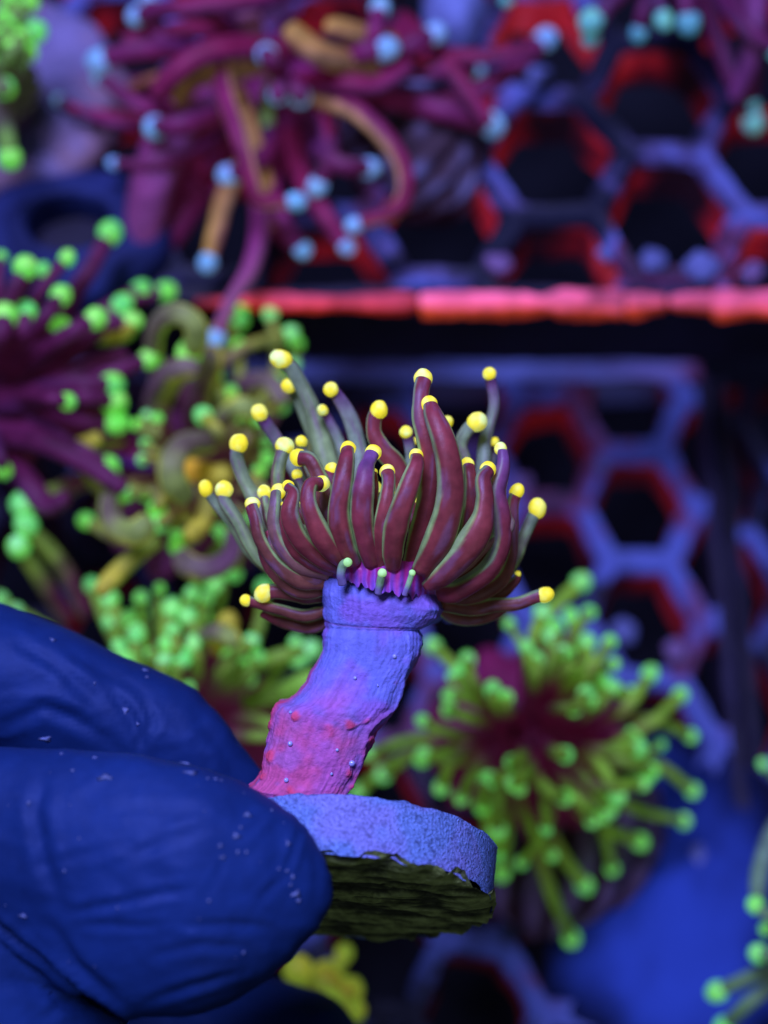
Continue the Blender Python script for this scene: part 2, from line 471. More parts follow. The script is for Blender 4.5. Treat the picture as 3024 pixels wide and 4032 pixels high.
def bg_coral(name, label, c, R, tips, cols, tipcol, body, group=None, rise=22, r0=90, tw=.72, curves=(), lift=5, bendamp=.12, seed=0, stub=None, jit=4, cat="coral", foot=0.0, ss=.6, hs=1.0, cref=.9, tsc=1.0, extra=0, ex_c=None, ex_r=None):
    """c = (px, py, depth) of the polyp's head; tips = (px, py, radius px); curves = explicit tentacles"""
    rr = random.Random(seed)
    hd = P(*c)
    base = hd.copy(); base[2] = foot
    t = thing(name, label, cat, base, group)
    # stony foot down to the rack and the fleshy head that carries the tentacles
    h = max(4, hd[2] - foot)
    rx = r0 * 1.25 * K * c[2]
    V, C = [], []
    nr, ns = 14, 40
    for i in range(nr):
        u = i / (nr - 1)
        for j in range(ns):
            a = 2 * math.pi * j / ns
            r = rx * (.62 + .5 * u * u) * (1 + .06 * math.cos(a * 12))
            V.append((hd[0] + math.cos(a) * r, hd[1] + math.sin(a) * r, foot + u * h)); C.append(body[1])
    V = np.array(V); V[:, :2] += .5 * np.column_stack([fbm(V * .2, seed), fbm(V * .2 + 9, seed)])
    C = np.array(C) * (1 + .3 * fbm(V * .3, seed))[:, None]
    mesh("skeleton", V, grid_faces(nr, ns) + [tuple(range(ns - 1, -1, -1)), tuple(range((nr - 1) * ns, nr * ns))], M_base, t, C)
    bv, bf, q, u = lobed(hd + np.array([0, 0, -1.0 - 1.5 * (hs - 1)]), np.eye(3), rx * 1.15 * hs, rx * 1.15 * hs, rx * .6 * (1 + .25 * (hs - 1)), 13, .18, seed=seed, nu=110)
    mesh("polyp_head", bv, bf, M_bgflesh, t, np.tile(np.array(body[0]), (len(bv), 1)) * (1 + .3 * fbm(bv * .3, seed))[:, None])
    tips = list(tips)
    for _ in range(extra):
        a = rr.uniform(0, 2 * math.pi); q = ex_r * rr.uniform(.25, 1) ** .6
        tips.append((ex_c[0] + q * math.cos(a), ex_c[1] + q * math.sin(a) * .9, rr.uniform(24, 34)))
    for k, tp in enumerate(tips):
        x, y, r = tp[:3]; r *= tsc
        dd = tp[3] if len(tp) > 3 else None
        q = math.hypot(x - c[0], y - c[1]) / R
        dep = c[2] - rise * (1 - min(1.2, q) ** 2 * .75) + rr.uniform(-jit, jit) if dd is None else dd
        pts = bg_path(c, (x, y, dep), r0, lift * rr.uniform(.4, 1.3), rr.uniform(-1, 1) * bendamp, R)
        path = px_path(pts, 18)
        pk = K * dep
        rad = np.interp(np.linspace(0, 1, 18), [0, .3, .8, 1], [1.25, 1.15, .95, .85]) * r * tw * pk
        ref = nrm(cam2w((rr.uniform(-.6, .6), rr.uniform(-1, .2), rr.uniform(.2, 1))))
        tentacle(t, path, rad, ref, (*cols, ss + rr.uniform(-.1, .1)), r * pk, tipcol[k % len(tipcol)], M_bgflesh, M_bgtip, ns=12, seed=seed * 100 + k, tip_el=rr.uniform(1.0, 1.3))
    for k, cv in enumerate(curves):
        pts, w0, w1, tipr, cc = cv
        path = px_path(pts, 30)
        dep = pts[-1][2]; pk = K * dep
        rad = np.interp(np.linspace(0, 1, 30), [0, .15, .8, 1], [w0, w0, w1, w1 * .8]) * pk
        ref = nrm(cam2w((rr.uniform(-cref, cref), .5 * cref, .6 + .4 * (1 - cref))))
        tentacle(t, path, rad, ref, (*(cc or cols), .55), tipr * pk, tipcol[k % len(tipcol)], M_bgflesh, M_bgtip, ns=14, seed=seed * 100 + 60 + k)
    return t
def c6(*l): return [(q[0] * .7836, 1000 + q[1] * .7836, q[2] * .7836, *q[3:]) for q in l]
def c8(*l): return [(1100 + q[0] * 1.1597, 2200 + q[1] * 1.1597, q[2] * 1.1597, *q[3:]) for q in l]
def c4(*l): return [(q[0] * 1.2357, q[1] * 1.2357, q[2] * 1.2357, *q[3:]) for q in l]
def s6(pts, d): return [(x * .7836, 1000 + y * .7836, d + dz) for x, y, dz in pts]
def s4(pts, d): return [(x * 1.2357, y * 1.2357, d + dz) for x, y, dz in pts]

LIME = [((.16, .80, .07), (.30, .85, .12)), ((.22, .80, .06), (.12, .70, .14))]
AQUA = [((.16, .74, .14), (.30, .88, .18)), ((.20, .80, .10), (.26, .80, .24))]
SKYB = [((.16, .34, .62), (.22, .46, .60)), ((.20, .36, .62), (.14, .40, .55))]
PURP, MAGE, TAN, OLIV, YGR = (.10, .012, .050), (.20, .012, .055), (.50, .28, .10), (.18, .30, .04), (.26, .48, .05)
YOLK = (.50, .46, .04)

# --- green torch coral beside the plug
bg_coral("torch_coral", "green-tipped torch coral with olive tentacles fanned out beside the ceramic plug", (2075, 2880, 256), 620,
    c8((1020,85,38),(890,190,35),(940,230,30),(990,200,28),(1050,185,30),(925,270,35),(840,305,28),(960,315,30),(870,345,35),(1045,290,35),(1120,285,30),(1060,365,28),(1130,360,28),(1090,410,30),(1040,460,35),(1060,490,28),(1130,440,30),(1190,460,35),(1255,395,35),(1360,465,32),(1395,600,28),(1205,600,35),(1215,645,35),(1260,720,35),(1230,765,30),(1400,785,32),(1145,800,35),(1120,850,30),(1370,890,30),(1220,960,35),(1060,890,28),(965,810,35),(970,665,35),(800,760,38),(715,750,36),(690,840,35),(790,690,30),(620,810,30),(550,775,32),(490,680,33),(580,515,32),(585,465,30),(610,390,32),(640,345,32),(525,300,32),(770,475,32),(725,450,35),(740,920,38),(825,1030,25),(755,1060,35),(740,1005,25),(1130,1050,28),(1035,1105,35),(990,1285,35),(310,660,28),(355,730,35),(270,790,30),(1000,510,30)),
    ((.17, .012, .06), (.25, .50, .04), (.15, .02, .07), (.19, .40, .03)), AQUA, ((.15, .012, .06), (.12, .05, .09)), hs=2.9, tsc=.86, rise=30, r0=90, tw=.76, seed=3, lift=8, bendamp=.20, ss=.56, extra=12, ex_c=(2120, 2900), ex_r=520)
# --- lime-tipped coral with long purple tentacles
bg_coral("torch_coral", "torch coral with long purple tentacles and round lime tips below the empty ring", (-60, 1560, 240), 700,
    c6((20,320,68),(130,300,55),(120,80,60),(205,85,34),(300,215,52),(280,380,58),(470,330,56),(605,265,52),(650,340,50),(700,180,45),(825,190,48),(5,20,34),(560,740,68),(550,655,60),(570,845,60),(330,740,46),(535,1055,48),(15,1080,45),(740,530,50),(546,-95,58),(330,30,40)),
    (PURP, (.11, .016, .06), (.07, .015, .06), (.11, .03, .07)), LIME, ((.09, .012, .05), (.12, .06, .12)), hs=1.8, rise=22, r0=120, tw=.78, seed=5, lift=4, bendamp=.08, foot=0,
    curves=[(s6([(-60, 900, 0), (180, 930, -8), (420, 1040, -10), (620, 1180, -12)], 236), 60, 42, 0, None),
            (s6([(-60, 760, 0), (180, 720, -8), (420, 600, -10), (620, 500, -6)], 240), 70, 45, 0, None),
            (s6([(-60, 640, 0), (150, 520, -8), (330, 460, -8), (520, 380, -6)], 244), 70, 50, 0, None),
            (s6([(-60, 1000, 0), (120, 1130, -8), (230, 1260, -10), (330, 1230, -12)], 238), 60, 45, 0, None),
            (s6([(-60, 820, 0), (200, 830, -2), (420, 870, -5), (700, 990, -8)], 246), 75, 60, 0, ((.22, .02, .12), PURP, PURP, PURP)),
            (s6([(430, 1010, 0), (620, 1000, -4), (760, 1020, -4), (900, 1010, -2)], 242), 60, 55, 0, ((.25, .02, .12), PURP, (.10, .03, .28), (.10, .03, .25)))])
# --- curling yellow-green coral behind the held head
CUR = ((.17, .13, .09), (.26, .36, .07), (.40, .58, .06), (.70, .72, .06))
DUL = ((.13, .06, .09), (.18, .14, .10), (.30, .36, .07), (.62, .60, .06))
bg_coral("torch_coral", "torch coral with curling yellow-olive tentacles behind the held coral's grey tentacles", (760, 1900, 246), 560,
    c6((1195,270,52),(1200,345,48),(1360,310,45),(1450,405,50),(1490,460,40),(1200,475,45),(1025,815,56),(1410,770,40),(1330,1030,42),(1300,1100,42),(1090,1385,36),(640,1205,46),(730,1205,42),(790,1280,56),(800,1355,54),(890,1400,46),(900,1465,46),(440,1345,50),(1180,1600,48),(1470,560,40),(1390,640,40)),
    ((.16, .04, .09), (.24, .30, .05), (.20, .12, .05), (.40, .42, .04)), LIME + AQUA, ((.13, .025, .09), (.12, .06, .10)), hs=2.3, cref=.25, tsc=.85, extra=24, ex_c=(800, 1800), ex_r=520, rise=20, r0=110, tw=.72, seed=9, lift=5, bendamp=.3,
    curves=[(s6([(800, 640, 8), (770, 480, 0), (800, 350, -6), (890, 300, -10), (975, 350, -10), (985, 440, -8), (955, 490, -6)], 232), 38, 48, 50, CUR),
            (s6([(760, 820, 8), (790, 690, 0), (850, 600, -6), (920, 570, -8), (990, 575, -8)], 232), 50, 42, 0, DUL),
            (s6([(980, 860, 8), (1010, 700, 0), (1060, 560, -6), (1060, 480, -8)], 238), 60, 50, 0, DUL),
            (s6([(1050, 940, 2), (930, 960, -4), (865, 1040, -8), (870, 1140, -8), (930, 1220, -6)], 226), 48, 58, 0, CUR),
            (s6([(560, 1180, 4), (545, 1290, -2), (590, 1375, -6), (680, 1400, -8), (750, 1340, -8)], 226), 40, 55, 0, CUR),
            (s6([(1180, 1420, 2), (1160, 1520, -2), (1060, 1580, -4), (960, 1570, -4), (910, 1520, -2)], 226), 42, 50, 0, DUL),
            (s6([(1030, 1150, 6), (1045, 1260, 0), (1010, 1350, -2), (950, 1420, -4)], 226), 34, 38, 0, ((.3, .30, .05), YOLK, YOLK, YOLK)),
            (s6([(780, 1440, 4), (690, 1510, 0), (590, 1600, -2), (500, 1700, -4)], 224), 34, 40, 0, ((.24, .30, .05), YOLK, (.4, .5, .05), (.3, .5, .05))),
            (s6([(1080, 920, 6), (1120, 830, 0), (1200, 770, -4), (1290, 790, -4)], 228), 40, 42, 0, CUR),
            (s6([(1160, 720, 8), (1260, 650, 2), (1360, 650, -2), (1420, 740, -4)], 236), 46, 40, 0, DUL),
            (s6([(830, 1060, 6), (1020, 1100, 0), (1100, 1110, -2), (1150, 1090, -2)], 232), 50, 42, 0, ((.7, .40, .03), YOLK, (.4, .4, .05), YOLK)),
            (s6([(430, 390, 6), (540, 410, 2), (620, 390, 0), (660, 350, -2)], 232), 42, 42, 0, ((.5, .5, .04), YOLK, (.2, .4, .05), (.2, .5, .05))),
            (s6([(240, 960, 4), (340, 970, 0), (430, 955, -2), (500, 920, -2)], 230), 30, 34, 0, ((.5, .45, .04), YOLK, (.2, .3, .05), (.2, .3, .05)))])
# --- low green coral between glove and held stem
bg_coral("torch_coral", "torch coral with crowded pale green tips just above the glove", (720, 2860, 252), 800,
    c6((465,1670,46),(555,1745,54),(560,1860,50),(650,1840,50),(685,1920,54),(640,2035,46),(715,1810,44),(710,1740,44),(860,1790,56),(960,1720,48),(1070,1670,54),(1040,1740,40),(950,1830,56),(1015,1830,50),(870,1900,45),(835,1970,46),(915,2040,54),(825,2050,48),(975,1965,45),(1190,2000,50),(1290,2030,45),(1260,1950,50),(1325,1685,50),(1550,1990,58),(1490,2040,45),(1480,1960,36),(10,1740,40),(90,1790,34),(1390,2420,45),(1440,2400,40),(600,1980,46),(740,2000,40)),
    ((.20, .03, .09), (.20, .38, .04), (.15, .03, .10), (.26, .40, .04)), AQUA, ((.17, .018, .06), (.12, .05, .09)), hs=2.2, tsc=.84, extra=8, ex_c=(760, 2420), ex_r=380, rise=26, r0=120, tw=.74, seed=13, lift=5, bendamp=.12, ss=.45,
    curves=[(s6([(430, 1800, 8), (310, 1560, 0), (140, 1370, -6)], 236), 40, 34, 46, ((.16, .03, .08), (.22, .34, .05), (.16, .1, .08), (.3, .46, .05))),
            (s6([(330, 1820, 8), (210, 1640, 0), (100, 1480, -6)], 236), 40, 34, 44, ((.16, .03, .08), (.22, .34, .05), (.16, .1, .08), (.3, .46, .05))),
            (s6([(400, 1140, 8), (280, 1200, 0), (130, 1250, -6)], 236), 40, 42, 52, ((.16, .05, .08), (.24, .40, .05), (.2, .2, .06), (.5, .5, .05))),
            (s6([(1250, 2250, 6), (1400, 2210, 0), (1500, 2170, -4), (1600, 2120, -4)], 234), 40, 44, 0, ((.16, .3, .03), (.24, .55, .05), (.2, .4, .04), (.26, .6, .05))),
            (s6([(1010, 1930, 2), (1080, 1900, -4), (1150, 1920, -6), (1190, 1960, -6)], 226), 34, 40, 0, CUR),
            (s6([(1100, 1980, 4), (1140, 1880, -2), (1150, 1830, -4)], 230), 40, 46, 0, ((.6, .5, .03), YOLK, YOLK, YOLK))])

# --- purple torch coral on the raised rack
MG = (MAGE, (.19, .015, .065), (.11, .02, .09), (.13, .03, .10))
MT = ((.20, .02, .08), MAGE, (.52, .30, .12), (.45, .22, .12))
TT = ((.38, .20, .06), (.44, .25, .05), (.34, .20, .10), (.26, .10, .08))
E = bg_coral("torch_coral", "purple torch coral with pale blue tips hanging over the pink-crusted rack edge", (1130, 330, 262), 900,
    c4((440,50,32),(325,190,38),(325,250,30),(85,305,34),(190,320,18),(500,405,38),(850,175,36),(955,305,36),(1015,585,32),(735,555,35),(1170,535,34),(960,790,30),(440,790,34),(335,870,36),(430,935,44),(1215,155,40),(1210,30,32),(1380,110,34),(1560,395,40),(1515,225,26),(1730,130,36),(885,300,34),(365,520,20),(475,5,30),(195,770,0.1)),
    ((.17, .015, .07), (.16, .02, .09), (.09, .015, .08), (.14, .035, .08)), SKYB, ((.20, .02, .12), (.14, .09, .12)), rise=24, r0=170, tw=.95, seed=17, lift=6, bendamp=.2, foot=ZU,
    curves=[(s4([(700, 330, 0), (590, 370, -6), (520, 470, -8), (480, 600, -8), (440, 800, -4), (390, 890, 0)], 256), 95, 85, 0, ((.20, .03, .12), (.20, .05, .14), (.18, .05, .16), (.22, .05, .15))),
            (s4([(700, 170, 0), (715, 290, -8), (760, 430, -12), (800, 570, -12), (830, 640, -12), (935, 642, -12)], 248), 42, 32, 38, MT),
            (s4([(1010, 310, 0), (1130, 350, -8), (1230, 440, -10), (1290, 550, -10), (1270, 660, -10), (1135, 715, -10)], 250), 44, 34, 33, MT),
            (s4([(800, 480, 0), (720, 620, -6), (690, 730, -8), (664, 828, -8)], 250), 40, 36, 38, TT),
            (s4([(820, 500, 4), (830, 700, -4), (800, 850, -8), (730, 970, -10), (690, 1072, -10)], 250), 46, 30, 35, ((.22, .03, .13), (.30, .08, .16), (.22, .06, .14), (.32, .12, .16))),
            (s4([(930, 420, 0), (960, 560, -4), (1030, 680, -8), (1100, 778, -8)], 252), 46, 38, 34, MG),
            (s4([(800, 560, 2), (850, 690, -4), (910, 760, -6), (958, 790, -8)], 254), 40, 30, 0, MG),
            (s4([(960, 330, 0), (1030, 390, -6), (1050, 500, -8), (1100, 540, -8)], 252), 34, 28, 0, MG),
            (s4([(900, 170, 0), (760, 150, -8), (650, 170, -10), (560, 230, -10), (500, 300, -8)], 248), 52, 46, 0, MG),
            (s4([(860, 200, 0), (720, 235, -8), (620, 250, -10), (570, 330, -8)], 252), 40, 44, 0, TT),
            (s4([(960, 260, 0), (1080, 260, -8), (1200, 270, -8), (1300, 210, -6)], 250), 46, 40, 0, MG),
            (s4([(1180, 210, 2), (1040, 180, -8), (960, 130, -10), (920, 90, -10)], 246), 58, 50, 0, TT),
            (s4([(1240, 140, 2), (1150, 110, -6), (1080, 90, -8), (1040, 85, -8)], 246), 50, 42, 0, TT),
            (s4([(1000, -60, 2), (850, -10, -6), (700, 10, -8), (560, 25, -8)], 250), 50, 44, 0, MG),
            (s4([(760, -80, 2), (780, 20, -4), (820, 130, -4)], 254), 55, 48, 0, ((.30, .10, .2), (.3, .1, .2), (.2, .05, .15), (.2, .05, .15))),
            (s4([(800, 120, 2), (650, 90, -2), (520, 110, -4), (400, 130, -6)], 256), 50, 40, 0, MG),
            (s4([(780, 200, 2), (620, 250, -2), (500, 260, -4), (380, 310, -6)], 258), 46, 36, 0, ((.36, .12, .10), (.4, .15, .08), PURP, PURP)),
            (s4([(680, 340, 2), (500, 370, -2), (330, 370, -4), (230, 345, -6)], 258), 44, 26, 0, ((.30, .02, .08), (.30, .02, .08), PURP, PURP)),
            (s4([(1250, 100, 2), (1400, 170, -4), (1550, 180, -6), (1700, 150, -6)], 254), 40, 34, 0, MG),
            (s4([(1280, 60, 2), (1390, 160, -4), (1480, 280, -6), (1560, 390, -6)], 254), 40, 34, 0, MG),
            (s4([(660, 420, 4), (640, 520, 0), (680, 600, -2), (720, 570, -4)], 256), 40, 34, 0, MG),
            (s4([(870, 250, 2), (850, 350, -2), (860, 460, -3)], 256), 26, 28, 0, ((.14, .22, .06), (.16, .30, .06), (.14, .2, .06), (.16, .3, .06))),
            (s4([(760, 300, 0), (800, 420, -8), (850, 600, -8), (880, 720, -6)], 254), 36, 34, 0, TT)])
# its broad ribbed cup, bare at the side
cc = P(1630, 560, 264)
bx = nrm(cam2w((.75, .6, .35))); by = nrm(np.cross(bx, FW)); bz = np.cross(bx, by)
bv, bf, q, u = lobed(cc, [by, bz, bx], 13.0, 10.5, 11.5, 19, .14, seed=4, pw=.5, nu=120)
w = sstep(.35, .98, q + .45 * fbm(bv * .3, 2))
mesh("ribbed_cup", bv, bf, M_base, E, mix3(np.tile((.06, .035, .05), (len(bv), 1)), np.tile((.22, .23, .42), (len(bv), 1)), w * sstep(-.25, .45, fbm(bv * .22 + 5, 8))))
cc = P(1790, 60, 258)
bv, bf, q, u = lobed(cc, np.eye(3), 5, 6, 7, 5, .1, seed=6)
mesh("bare_knob", bv, bf, M_base, E, np.tile((.17, .22, .48), (len(bv), 1)))

# --- mauve disc with the green cluster in the corner
tg = bg_coral("torch_coral", "small green-tipped coral on a broad mauve disc", (-20, 330, 248), 420,
    [(x * .6028, y * .6028, r * .6028) for x, y, r in ((70,30,70),(190,30,60),(20,130,60),(110,110,75),(50,180,70),(215,215,75),(75,330,75),(180,345,65),(5,230,50),(25,570,75),(60,1010,78),(5,400,60),(130,250,60))],
    ((.12, .10, .08), (.16, .34, .05), (.14, .12, .09), (.16, .34, .05)), LIME, ((.12, .12, .07), (.16, .09, .10)), rise=14, r0=110, tw=.8, seed=23, foot=ZU + 4, lift=4, jit=3)
dc = on_plane(60, 390, ZU + 4.2)
V, C = [], []
prof = [(0, -2.5), (.5, -2.5), (.9, -2.2), (.98, -1.2), (1., .2), (.97, 1.4), (.88, 1.9), (.7, 1.5), (.45, 2.0), (.2, 2.6), (0.01, 2.7)]
for r, zz in prof:
    for j in range(72):
        a = 2 * math.pi * j / 72
        rr_ = 18.0 * r * (1 + .05 * math.cos(a * 3 + 1) + .03 * math.cos(a * 7))
        V.append((dc[0] + rr_ * math.cos(a), dc[1] + rr_ * math.sin(a) * 1.05, dc[2] + zz * 1.6 + (.8 * math.cos(a * 9) * r if zz > 0 else 0)))
V = np.array(V); n_ = fbm(V * .16, 9)
mesh("mauve_disc", V, grid_faces(len(prof), 72), M_base, tg, mix3(np.tile((.24, .14, .17), (len(V), 1)), np.tile((.19, .17, .32), (len(V), 1)), sstep(-.3, .5, n_)))

# --- empty ring on the raised rack
rc = on_plane(285, 930, ZU + 3)
V = []
prof = [(.56, -3), (.56, 3.2), (.60, 4.2), (.68, 4.4), (.80, 3.4), (.95, 2.8), (1.25, 2.2), (1.32, .5), (1.32, -3)]
for r, zz in prof:
    for j in range(64):
        a = 2 * math.pi * j / 64
        V.append((rc[0] + r * 11.2 * math.cos(a), rc[1] + r * 9.0 * math.sin(a), rc[2] + zz))
V = np.array(V); V += .25 * fbm(V * .2, 3)[:, None]
rt = thing("plug_ring", "empty round blue plug holder with a dark hole beside the mauve disc", "plug holder", (rc[0], rc[1], ZU))
nv_ = len(prof)
f = grid_faces(nv_, 64)
mesh("ring_body", V, f, M_base, rt, np.tile((.016, .026, .10), (len(V), 1)) * (1 + .4 * fbm(V * .2, 8))[:, None])
V2 = np.array([(rc[0] + 6.4 * math.cos(2 * math.pi * j / 40), rc[1] + 5.2 * math.sin(2 * math.pi * j / 40), rc[2] - 2.2) for j in range(40)])
mesh("hole_floor", V2, [tuple(range(40))], M_rackdark, rt, smooth=False)

# --- coral reaching in past the tank's side
bg_coral("torch_coral", "pale green tentacles of a coral reaching in past the seamed rack", (3330, 3700, 245), 620,
    [(3012, 3015, 22), (2981, 3570, 34), (2993, 3755, 38), (2832, 3900, 40), (2855, 4035, 36), (3080, 3300, 34), (3100, 3900, 36), (3020, 3660, 26)],
    ((.10, .12, .10), (.13, .26, .10), (.10, .16, .14), (.14, .28, .12)), AQUA, ((.10, .10, .08), (.10, .07, .10)), rise=22, r0=110, tw=.8, seed=29, lift=5,
    curves=[([(3200, 3100, 240), (3060, 3250, 234), (2995, 3420, 230), (2981, 3560, 228)], 38, 36, 0, ((.10, .16, .12), (.14, .26, .14), (.12, .14, .18), (.14, .24, .16)))])
bg_coral("torch_coral", "dim purple coral with aqua tips at the far end of the raised rack", (2700, -330, 258), 800,
    [(2338, 72, 46), (2330, 140, 34), (2610, 68, 36), (2709, 76, 48), (2957, 410, 36), (2961, 471, 44), (2000, -8, 26), (2516, 120, 34), (3060, 200, 40)],
    ((.10, .012, .06), (.12, .02, .08), (.07, .015, .07), (.09, .03, .09)), [((.10, .38, .40), (.14, .48, .30)), ((.08, .30, .42), (.14, .42, .30))], ((.10, .01, .06), (.10, .05, .08)), rise=16, r0=150, tw=.85, seed=31, foot=ZU, lift=4,
    curves=[([(2980, -120, 252), (2975, 100, 248), (2940, 280, 250), (2885, 390, 252)], 46, 34, 0, ((.15, .04, .13), (.14, .03, .12), (.14, .03, .12), (.12, .03, .1)))])
# --- stubby yellow coral below the plug
bg_coral("stubby_coral", "stubby yellow-green coral peeking out under the plug, behind the glove", (1250, 3960, 248), 300,
    [(1352, 3762, 36), (1185, 3830, 60), (1290, 3850, 66), (1370, 3905, 56), (1290, 3960, 70), (1150, 3930, 60), (1380, 3980, 46)],
    ((.20, .22, .03), (.34, .44, .04), (.30, .26, .03), (.50, .46, .03)), [((.26, .40, .03), (.40, .42, .03))], ((.24, .24, .03), (.12, .06, .09)), rise=18, r0=60, tw=.9, seed=37, lift=3)

# --- lobed stony base of the green coral, seen under its tentacles
Dg = [o for o in scene.objects if o.get("label", "").startswith("green-tipped torch")][0]
cc = P(2230, 3330, 263)
bv, bf, q, u = lobed(cc, [RT, -FW, nrm(UP + .25 * RT)], 13.5, 9.5, 15.5, 13, .20, seed=14, nu=130, pw=.6)
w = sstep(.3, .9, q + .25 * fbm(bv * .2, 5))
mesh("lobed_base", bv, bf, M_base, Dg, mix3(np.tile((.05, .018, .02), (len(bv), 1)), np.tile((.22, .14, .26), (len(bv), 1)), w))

# --- soft blue glow, put into the colour of a low drift shape
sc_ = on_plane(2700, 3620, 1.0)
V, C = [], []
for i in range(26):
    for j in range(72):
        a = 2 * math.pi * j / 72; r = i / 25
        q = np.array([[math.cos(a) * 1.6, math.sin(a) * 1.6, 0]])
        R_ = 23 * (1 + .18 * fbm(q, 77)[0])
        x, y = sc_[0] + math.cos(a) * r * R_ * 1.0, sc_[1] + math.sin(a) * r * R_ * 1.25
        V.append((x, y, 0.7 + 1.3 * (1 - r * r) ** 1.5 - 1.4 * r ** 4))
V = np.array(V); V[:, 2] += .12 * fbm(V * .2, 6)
sd = mesh("glow_drift", V, grid_faces(26, 72), M_glowdrift, None, mix3(np.tile((.030, .070, .36), (len(V), 1)), np.tile(NAVY, (len(V), 1)), sstep(.25, 1.0, np.repeat(np.arange(26) / 25, 72) + .25 * fbm(V * .12, 8))))
sd["label"] = "soft blue glow painted on a smooth low drift over the rack"; sd["category"] = "painted glow"; sd["kind"] = "stuff"

# --- loose crumbs on the racks
for k, (x, y, r, z) in enumerate(((1960, 1045, 42, ZU), (2570, 1030, 40, ZU), (2760, 1050, 55, ZU), (2960, 1080, 42, ZU), (2380, 1000, 26, ZU), (2745, 3370, 40, 0), (2060, 1900, 34, 0), (2370, 1830, 26, 0), (2120, 300, 40, ZU), (2660, 2560, 44, 0), (2450, 2480, 50, 0))):
    c = on_plane(x, y, z + 1.0)
    bv, bf, u = ball(c, (0, 0, 1), r * .045, .6, 20, 14, seed=k + 40, amp=.35)
    o = mesh("rubble_crumb", bv, bf, M_base, None, np.tile((.13, .16, .36) if k % 3 else (.20, .12, .26), (len(bv), 1)))
    o["label"] = ("small pale blue crumb" if k % 3 else "small mauve crumb") + " of rubble resting on a honeycomb rack"; o["category"] = "rubble"; o["group"] = "rubble crumbs on the racks"

# ------------------------------------------------------------------ the held frag
DM = 176.0
hold = thing("coral_frag", "maroon torch coral with glowing yellow tips on a stony stem on a ceramic plug", "coral", P(1356, 3546, DM))
KD = K * DM
def c2p(x, y): return 850 + .7233 * x, 2150 + .7233 * y
def c1p(x, y): return 750 + .9042 * x, 1350 + .9042 * y

# plug ---------------------------------------------------------------
ax = nrm(cam2w((.06, .877, -.48)))          # bottom to top
pu = nrm(cam2w((1, -.06, 0)) - ax * np.dot(cam2w((1, -.06, 0)), ax)); pw_ = np.cross(ax, pu)
pc = P(1352, 3540, DM)
NS = 320
V, C = [], []
rings = [(15.2, 6.25), (15.6, 6.0)] + [(15.7 + .35 * (1 - k / 22), 5.9 - 5.7 * k / 22) for k in range(23)] + [(15.75, 0.0)]
rings = [(0.01, 6.3), (5, 6.3), (10, 6.3), (14, 6.3)] + rings
for r, h in rings:
    for j in range(NS):
        a = 2 * math.pi * j / NS
        V.append(pc + ax * h + pu * (r * math.cos(a)) + pw_ * (r * math.sin(a)))
V = np.array(V)
ang = np.tile(np.linspace(0, 2 * math.pi, NS, endpoint=False), len(rings))
hh = np.repeat([h for _, h in rings], NS)
rel = V - pc; rad_dir = rel - np.outer(rel @ ax, ax); rad_dir /= np.linalg.norm(rad_dir, axis=1)[:, None] + 1e-9
n1 = fbm(V * 2.6, 3, 4)
edge = np.exp(-((hh - 6.1) / .5) ** 2) + np.exp(-(hh / .5) ** 2)
V = V + rad_dir * (.055 * n1 * (1 + 1.2 * edge))[:, None] + np.outer(edge * .22 * fbm(V * .55 + 20, 8, 3), ax)
lowb = np.exp(-(hh / .7) ** 2)
V = V + np.outer(lowb * .38 * fbm(V * .35 + 30, 12, 3), ax)
pit = np.clip(sstep(.45, .8, fbm(V * 2.4 + 5, 21, 2)) + .5 * sstep(.3, .9, fbm(V * 4.5 + 5, 22, 2)), 0, 1)
C = mix3(np.tile((.17, .30, .66), (len(V), 1)), np.tile((.25, .28, .68), (len(V), 1)), sstep(-.4, .6, fbm(V * .25, 4)))
C *= (1 - .5 * pit)[:, None]
plug = mesh("plug", V, grid_faces(len(rings), NS), M_plug, hold, C)
# dark algae-covered underside with a ragged fringe
V, C = [], []
NR = 40
for i in range(NR):
    r = 15.95 * (i / (NR - 1)) ** .9 + .01
    for j in range(NS):
        a = 2 * math.pi * j / NS
        V.append(pc + ax * 0.0 + pu * (r * math.cos(a)) + pw_ * (r * math.sin(a)))
V = np.array(V)
rn = np.repeat((np.arange(NR) / (NR - 1)), NS); an = np.tile(np.linspace(0, 2 * math.pi, NS, endpoint=False), NR)
loc = np.column_stack([(V - pc) @ pu, (V - pc) @ pw_, np.zeros(len(V))])
st = fbm(np.column_stack([loc[:, 0] * .32, loc[:, 1] * .85, loc[:, 2]]), 5, 4)
fr = rn ** 14
jag = fbm(np.column_stack([np.cos(an) * 7, np.sin(an) * 7, rn * 0]), 15, 4)
V = V - np.outer(.30 + .26 * st, ax) + np.outer(fr * (.10 + .85 * np.maximum(jag, -.3)), ax)
V += (rad_dir[:NS][None, :, :].repeat(NR, 0).reshape(-1, 3)) * (fr * (.15 + .12 * jag))[:, None]
C = mix3(np.tile((.05, .06, .030), (len(V), 1)), np.tile((.25, .33, .095), (len(V), 1)), sstep(-.5, .55, st))
mesh("algae_underside", V, [q[::-1] for q in grid_faces(NR, NS)], M_algae, plug, C)

